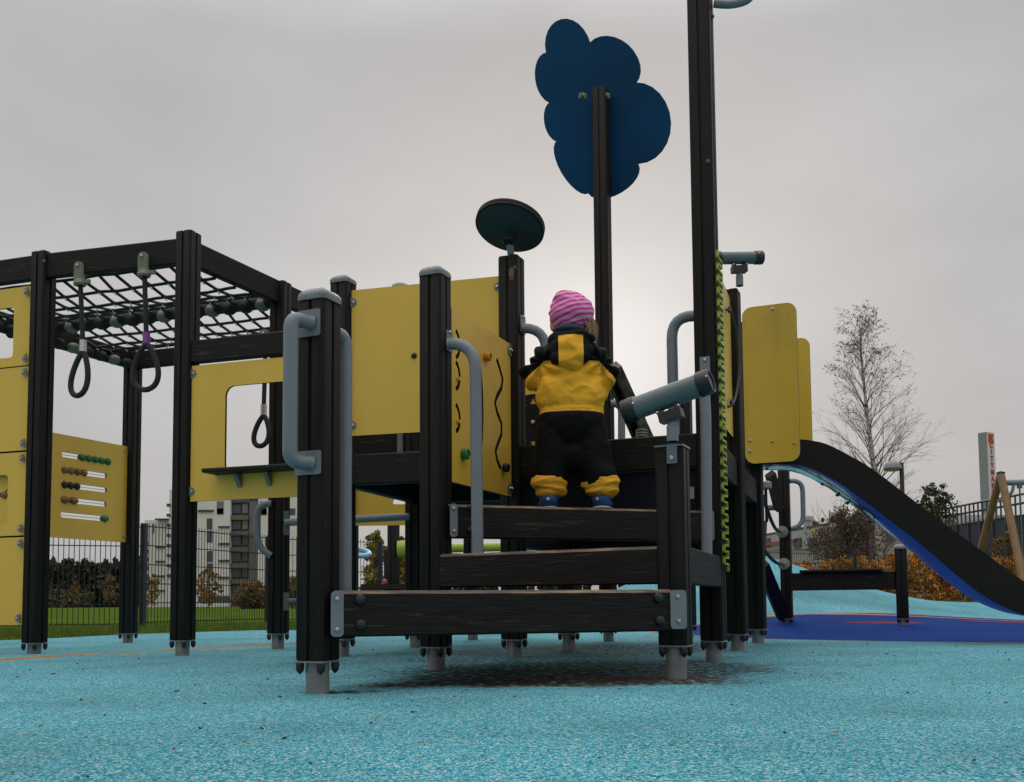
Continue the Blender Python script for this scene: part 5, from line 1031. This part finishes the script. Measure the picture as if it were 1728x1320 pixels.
pxbox('wall', 520, 880, 566, 1000, BY + 8, 12, M_PALE, AB, True); pxbox('parapet', 387, 818, 421, 848, BY + 0.6, 3, M_VIO, AB)
def win(x0, y0, x1, y1, Y=BY, m=M_WIN): return pxbox('window', x0, y0, x1, y1, Y - 0.12, 0.3, m, AB)
M_BAYG = mat('bay_glass', (0.16, 0.16, 0.17), 0.2); M_BAYR = mat('bay_rail', (0.15, 0.115, 0.075), 0.6)
for y0, y1 in ((875, 893), (896, 915), (930, 948), (951, 968)): win(349, y0, 358, y1)
win(366, 846, 377, 867, m=M_BAYG); win(366, 858, 377, 868); win(438, 846, 450, 868, m=M_BAYG); win(438, 858, 450, 869); win(486, 858, 498, 869)
for y in (862,): pxbox('balcony', 334, y - 1.5, 360, y + 1.5, BY - .3, .5, M_RAILD, AB)
for k in range(4): pxbox('balcony', 368, 889 + 28.5*k - 1.2, 387, 889 + 28.5*k + 1.8, BY - .3, .5, M_RAILD, AB); pxbox('balcony', 262, 923 + 24.5*k - 1, 277, 923 + 24.5*k + 1.6, BY + 5.7, .5, M_RAILD, AB)
for k in range(8): pxbox('balcony', 245, 885 + 14*k, 249, 891 + 14*k, BY + 5.7, .5, M_RAILD, AB); pxbox('balcony', 281, 850 + 17*k, 287, 855 + 17*k, BY - 0.3, .5, M_RAILD, AB)
pxbox('window', 257, 884, 259, 900, BY + 5.8, .4, M_WIN, AB); pxbox('roof_slab', 261, 875, 288, 877, BY + 4.5, 4, M_RAILD, AB)
for k in range(6):
    y = 852 + 27*k; pxbox('window', 392, y, 406, y + 14, BY + 0.95, .3, M_WIN, AB); pxbox('window', 409, y - 2, 418, y + 14, BY + 0.95, .3, M_BAYG if k < 2 else M_WIN, AB)
    if k: pxbox('balcony', 388, y - 9, 419, y - 2, BY + 0.2, 1.0, M_BAYR, AB)
pxbox('wall', 421, 846, 436, 1000, BY + 0.6, 3, mat('grey_bay', (0.13, 0.13, 0.14), 0.6), AB, True)
pxbox('terrace_rail', 335, 1006, 410, 1017, 150, .6, M_RAILD, AB)
for y in (1000, 1006): pass
M_GB = mat('grey_cladding', (0.36, 0.365, 0.38), 0.75, var=0.05, scale=0.4); M_GB2 = mat('grey_plinth', (0.33, 0.32, 0.31), 0.8, var=0.05); M_RED = mat('red_sign', (0.36, 0.035, 0.045), 0.5); M_YLW = mat('yellow_light_fitting', (0.45, 0.33, 0.03), 0.5)
GB = thing('office_building', 'long low grey building with small square windows, behind the slide', 'building', (24, 68, 0))
q0, q1 = at(1286, 903, 78), at(1484, 868, 60); hw = MB(); z = [at(1286, 903, 78).z, at(1484, 866, 60).z]
def slab(P0, P1, z0a, z1a, z0b, z1b, t, m, name, parent):
    d = Vector((P1[0] - P0[0], P1[1] - P0[1], 0)).normalized(); n = Vector((-d.y, d.x, 0))*t; m_ = MB(); a, b = Vector((P0[0], P0[1], 0)), Vector((P1[0], P1[1], 0))
    m_.v = [tuple(p + Vector((0, 0, z_))) for p, z_ in ((a, z0a), (b, z0b), (b + n, z0b), (a + n, z0a), (a, z1a), (b, z1b), (b + n, z1b), (a + n, z1a))]
    m_.f = [(0, 3, 2, 1), (4, 5, 6, 7), (0, 1, 5, 4), (1, 2, 6, 5), (2, 3, 7, 6), (3, 0, 4, 7)]; m_.m = [0]*6; return m_.obj(name, m, parent, 0)
pa_, pb_ = (q0.x, 78), (q1.x, 60); za = at(1286, 928, 78).z; zb2 = at(1484, 924, 60).z
slab(pa_, pb_, za, q0.z, zb2, q1.z, 9, M_GB, 'upper_wall', GB); slab((pa_[0], pa_[1] + .5), (pb_[0], pb_[1] + .5), -.5, za, -.5, zb2, 8, M_GB2, 'lower_wall', GB)
slab((pa_[0], pa_[1] - .1), (pb_[0], pb_[1] - .1), q0.z - .12, q0.z + .05, q1.z - .12, q1.z + .05, .3, M_RAILD, 'roof_edge', GB)
def onw(px, py): return onp(px, py, pa_, pb_)
for x in (1292, 1344, 1369, 1398, 1418, 1437):
    c = onw(x + 3, 917); fr_ = frame(pa_, pb_, 0.06); s_ = sz(x + 3, 916, pa_, pb_); plate('window', [rrect(s_[0] - .62, s_[1] - .33, s_[0] + .62, s_[1] + .33, 0.03, 1)], fr_, 0.12, [M_WIN, M_RAILD], GB)
s_ = sz(1322, 915, pa_, pb_); plate('red_band', [rrect(s_[0] - 4.2, s_[1] - .10, s_[0] + 2.5, s_[1] + .10, .02, 1)], frame(pa_, pb_, 0.2), .1, [M_RED, M_RED], GB)
s_ = sz(1386, 899, pa_, pb_); plate('roof_light', [rrect(s_[0] - .45, s_[1] - .22, s_[0] + .45, s_[1] + .22, .02, 1)], frame(pa_, pb_, 0.3), .3, [M_YLW, M_RAILD], GB)
c = onw(1374, 880); MB().box((c.x, c.y + 1.5, c.z - .2), .5, .5, .9).lathe([(.42, 0), (.42, .25), (.1, .4)], (c.x, c.y + 1.5, c.z + .2), seg=12).obj('roof_vent', M_GB, GB)
BG = thing('beige_building', 'beige flat house behind the birch, with a brown gable bay', 'building', at(1490, 960, 48))
pxbox('wall', 1478, 878, 1560, 1000, 48, 8, mat('beige_render', (0.40, 0.36, 0.29), 0.85, var=0.05), BG, True); pxbox('bay', 1456, 880, 1477, 1000, 47, 6, mat('brown_cladding', (0.09, 0.07, 0.065), 0.7, var=.15), BG, True); pxbox('window', 1496, 892, 1512, 912, 47.9, .2, M_WIN, BG); pxbox('window', 1526, 892, 1542, 912, 47.9, .2, M_WIN, BG); pxbox('roof', 1474, 874, 1562, 879, 47.7, 8.6, M_RAILD, BG)
# dark blue wall with railing
M_DB = mat('dark_blue_panels', (0.030, 0.036, 0.058), 0.6, var=0.15, scale=.5); M_RL = mat('railing_metal', (0.04, 0.045, 0.052), 0.5)
PK = thing('parking_deck', 'dark blue panelled wall topped by a metal railing, beyond the swing', 'parking deck', at(1660, 980, 50))
pa_, pb_ = W2(1598, 900, 52), W2(1800, 900, 42); fr_ = frame(pa_, pb_, 0); w1 = (Vector(pb_) - Vector(pa_)).length
z1a, z1b = onp(1598, 888, pa_, pb_).z, onp(1720, 874, pa_, pb_).z
slab(pa_, pb_, -.5, z1a, -.5, z1a, 10, M_DB, 'panel_wall', PK)
for k in range(1, 9): c = fr_ @ Vector((w1*k/9, z1a/2, 0.02)); MB().box((c.x, c.y, c.z), .12, .08, z1a, None).obj('wall_rib', M_RL, PK)
rz = onp(1600, 858, pa_, pb_).z; rl = MB()
for zz_ in (rz, rz - (rz - z1a)*.45): a_, b_ = fr_ @ Vector((0, zz_, .05)), fr_ @ Vector((w1, zz_, .05)); rl.tube([a_, b_], .055, 6)
for k in range(26): a_ = fr_ @ Vector((w1*k/25, z1a - .1, .05)); rl.tube([a_, a_ + Vector((0, 0, rz - z1a + .1))], .045, 5)
rl.obj('railing', M_RL, PK); slab((pa_[0] + 3, pa_[1] + 12), (pb_[0] + 3, pb_[1] + 12), -.5, z1a + .6, -.5, z1a + .7, 8, M_GB2, 'rear_wall', PK)
# sign tower
SY = 92.0; c0, c1, c2 = at(1651, 731, SY), at(1664, 729, SY - .6), at(1677, 730, SY)
ST = thing('sign_tower', 'tall grey sign tower with red letters on a white face, above the dark blue wall', 'sign', (c1.x, SY, 0))
ptsb = [(c0.x, SY + .1), (c1.x, SY - .62), (c2.x, SY + .0), (c1.x + .02, SY + .8)]; zt_ = c1.z
m_ = MB(); m_.v = [(x, y, -0.5) for x, y in ptsb] + [(x, y, zt_) for x, y in ptsb]; m_.f = [(3, 2, 1, 0), (4, 5, 6, 7), (0, 1, 5, 4), (1, 2, 6, 5), (2, 3, 7, 6), (3, 0, 4, 7)]; m_.m = [0]*6; m_.obj('tower_body', mat('grey_tower', (0.24, 0.265, 0.28), 0.5, var=.05), ST, 0)
fs = frame(ptsb[1], ptsb[2], 0.03); ws = (Vector(ptsb[2]) - Vector(ptsb[1])).length
fc = plate('sign_face', [[(0.03, 2.0), (ws - .03, 2.0), (ws - .03, zt_ - .05), (.03, zt_ - .05)]], fs, .04, [mat('white_face', (0.62, 0.61, 0.60), 0.5)]*2, ST)
M_SR = mat('sign_red', (0.40, 0.02, 0.05), .5); M_SO = mat('sign_orange', (0.60, 0.22, 0.03), .5)
zK = sz(1669, 740, ptsb[1], ptsb[2])[1]; plate('logo_square', [rrect(ws/2 - .42, zK - .42, ws/2 + .42, zK + .42, .02, 1)], fs @ Matrix.Translation((0, 0, .035)), .03, [M_SO]*2, fc)
text_mesh('K', 1.05, .01, M_SR, fs @ Matrix.Translation((ws/2, zK, .07)), fc, sx=1.0, bold=.03)
zs = [sz(1671, y, ptsb[1], ptsb[2])[1] for y in (752, 850)]; stp = (zs[0] - zs[1])/8
for k, chh in enumerate('CITYMARKET'): text_mesh(chh, 0.98*stp, .01, M_SR, fs @ Matrix.Translation((ws/2 + .02, zs[0] - stp*k*0.925, .05)), fc, sx=1.0, bold=.03)
# flag
FP = thing('flagpole', 'blue and white cross flag on a thin pole above the brown bush', 'flag', at(1400, 950, 34)); c = at(1400, 866, 34)
MB().tube([(c.x, 34, 0), (c.x, 34, c.z + .1)], [.04, .025], 8).obj('pole', M_GB2, FP)
fl = MB(); nx, nz_ = 20, 12; Wf, Hf = .95, .55
for i in range(nx + 1):
    for j in range(nz_ + 1): x_ = i/nx; z_ = j/nz_; fl.v.append((c.x + .03 + Wf*x_*0.92, 34 + .10*math.sin(x_*9 + z_*2), c.z - Hf*(1 - z_) - .30*x_*x_ + .04*math.sin(x_*7 + z_)))
for i in range(nx):
    for j in range(nz_):
        cx_, cz_ = (i + .5)/nx, (j + .5)/nz_; a_ = i*(nz_ + 1) + j; fl.f.append((a_, a_ + nz_ + 1, a_ + nz_ + 2, a_ + 1)); fl.m.append(1 if .25 < cx_ < .45 or .36 < cz_ < .64 else 0)
fl.obj('flag_cloth', [mat('flag_white', (.6, .62, .66), .7), mat('flag_blue', (.02, .06, .30), .7)], FP, 60)
# street lamp
SL = thing('street_lamp', 'grey street lamp with dome shade, between birch and slide', 'street lamp', at(1522, 990, 25)); c = at(1521, 783, 25)
MB().tube([(c.x, 25, -.1), (c.x, 25, c.z + .03)], .055, 12).obj('pole', mat('lamp_pole', (0.035, 0.033, 0.045), .5), SL)
h_ = at(1506, 791, 25); MB().lathe([(.20, -.03), (.225, 0), (.215, .07), (.17, .14), (.10, .185), (.03, .20)], h_, (0, 0, 1), 28).tube([(h_.x, 25, h_.z + .10), (c.x, 25, h_.z + .12)], .035, 10).obj('lamp_shade', mat('lamp_grey', (.20, .215, .215), .45), SL)
MB().lathe([(.17, -.055), (.185, -.03)], h_, (0, 0, 1), 24).obj('lamp_glass', mat('lamp_lens', (.32, .34, .24), .3), SL)
# swing
SW = thing('swing_frame', 'timber swing frame of round brown poles with grey top bar', 'swing', at(1690, 960, 15.5)); ap = at(1689, 806, 15.5)
def leg(px, py, Y, r=0.058): e_ = at(px, py, Y); d = (e_ - ap).normalized(); k = (0 - ap.z)/d.z; MB().tube([ap + Vector((0, 0, .05)), ap + d*k], r, 14).obj('leg', M_POLE, SW)
leg(1655, 932, 16.2); leg(1719, 945, 14.8)
MB().lathe([(.062, 0), (.066, .02), (.02, .04)], ap + Vector((0, 0, .06)), seg=16).obj('pole_cap', M_BLK, SW)
tb = at(1694, 815, 15.5); te = tb + Vector((3.2, -0.6, 0.0)); MB().tube([tb, te], .045, 12).obj('top_bar', M_GREY, SW)
MB().tube(fillet([at(1710, 819, 15.4), at(1708, 838, 15.4), at(1684, 846, 15.5)], .15), .025, 10).obj('strut', M_GREY, SW)
for xo in (.22, .75):
    c = tb + Vector((xo, -.04*xo/.2, -.03)); t_ = MB(); MB().lathe([(.04, -.06), (.04, .01)], c, seg=10).obj('hanger', M_GREY2, SW)
    t_.tube([c, c - Vector((0, 0, 1.35))], .012, 6).obj('chain', M_GREY2, SW)
c = tb + Vector((.485, -.1, -1.38)); MB().box(c, .5, .2, .03, None, .01).obj('swing_seat', M_BLK, SW)
# ------------------------------------------------------------------ small play pieces far behind
BF = thing('balance_frame', 'black post frame with lime green horizontal tube, seen under the structure', 'balance frame', at(664, 1070, 10))
xP, yP = W2(664, 1000, 10); post(None, at(664, 880, 10).z, pos=(xP, yP), cap=False, parent=BF); c = W2(930, 1000, 10.4); post(None, at(930, 915, 10.4).z, pos=c, cap=False, parent=BF)
MB().tube([at(671, 927, 9.93), at(950, 921, 10.3)], .045, 14).lathe([(.085, 0), (.085, .10)], at(671, 927, 9.93), (1, 0, 0), 20).obj('lime_tube', M_LIME, BF)
pxbox('platform', 608, 986, 690, 994, 9.8, .5, M_EDGE, BF)
CR = thing('ring_carousel', 'pale blue disc ring on a black stand, seen behind the front handle', 'carousel', at(590, 1000, 11)); c = at(592, 931, 11); ax_ = Vector((0.15, -0.25, 1)).normalized()
MB().tube([c + Vector((.20*math.cos(t), .20*math.sin(t), -.15*.20*math.cos(t) + .25*.20*math.sin(t))) for t in lin(0, 6.07, 30)], .028, 8, close=True).obj('ring', mat('pale_blue_ring', (.18, .42, .58), .4), CR)
MB().lathe([(.16, -.02), (.16, -.005)], c, ax_, 24).obj('seat', M_BLK, CR); MB().tube([c, (c.x, c.y, -.05)], .03, 10).obj('stand', M_BLK, CR)
c = at(649, 984, 13.5); RT = blob('red_toy', [('e', (0, 0, .05), (.035, .03, .045)), ('e', (-.015, 0, .02), (.03, .03, .025))], .006, M_RED, None, 2); RT.location = (c.x, c.y, gz(c.x, c.y) + c.z - .05 if False else c.z - .04); RT['label'] = 'tiny red plastic toy beside the dark fence post'; RT['category'] = 'toy'
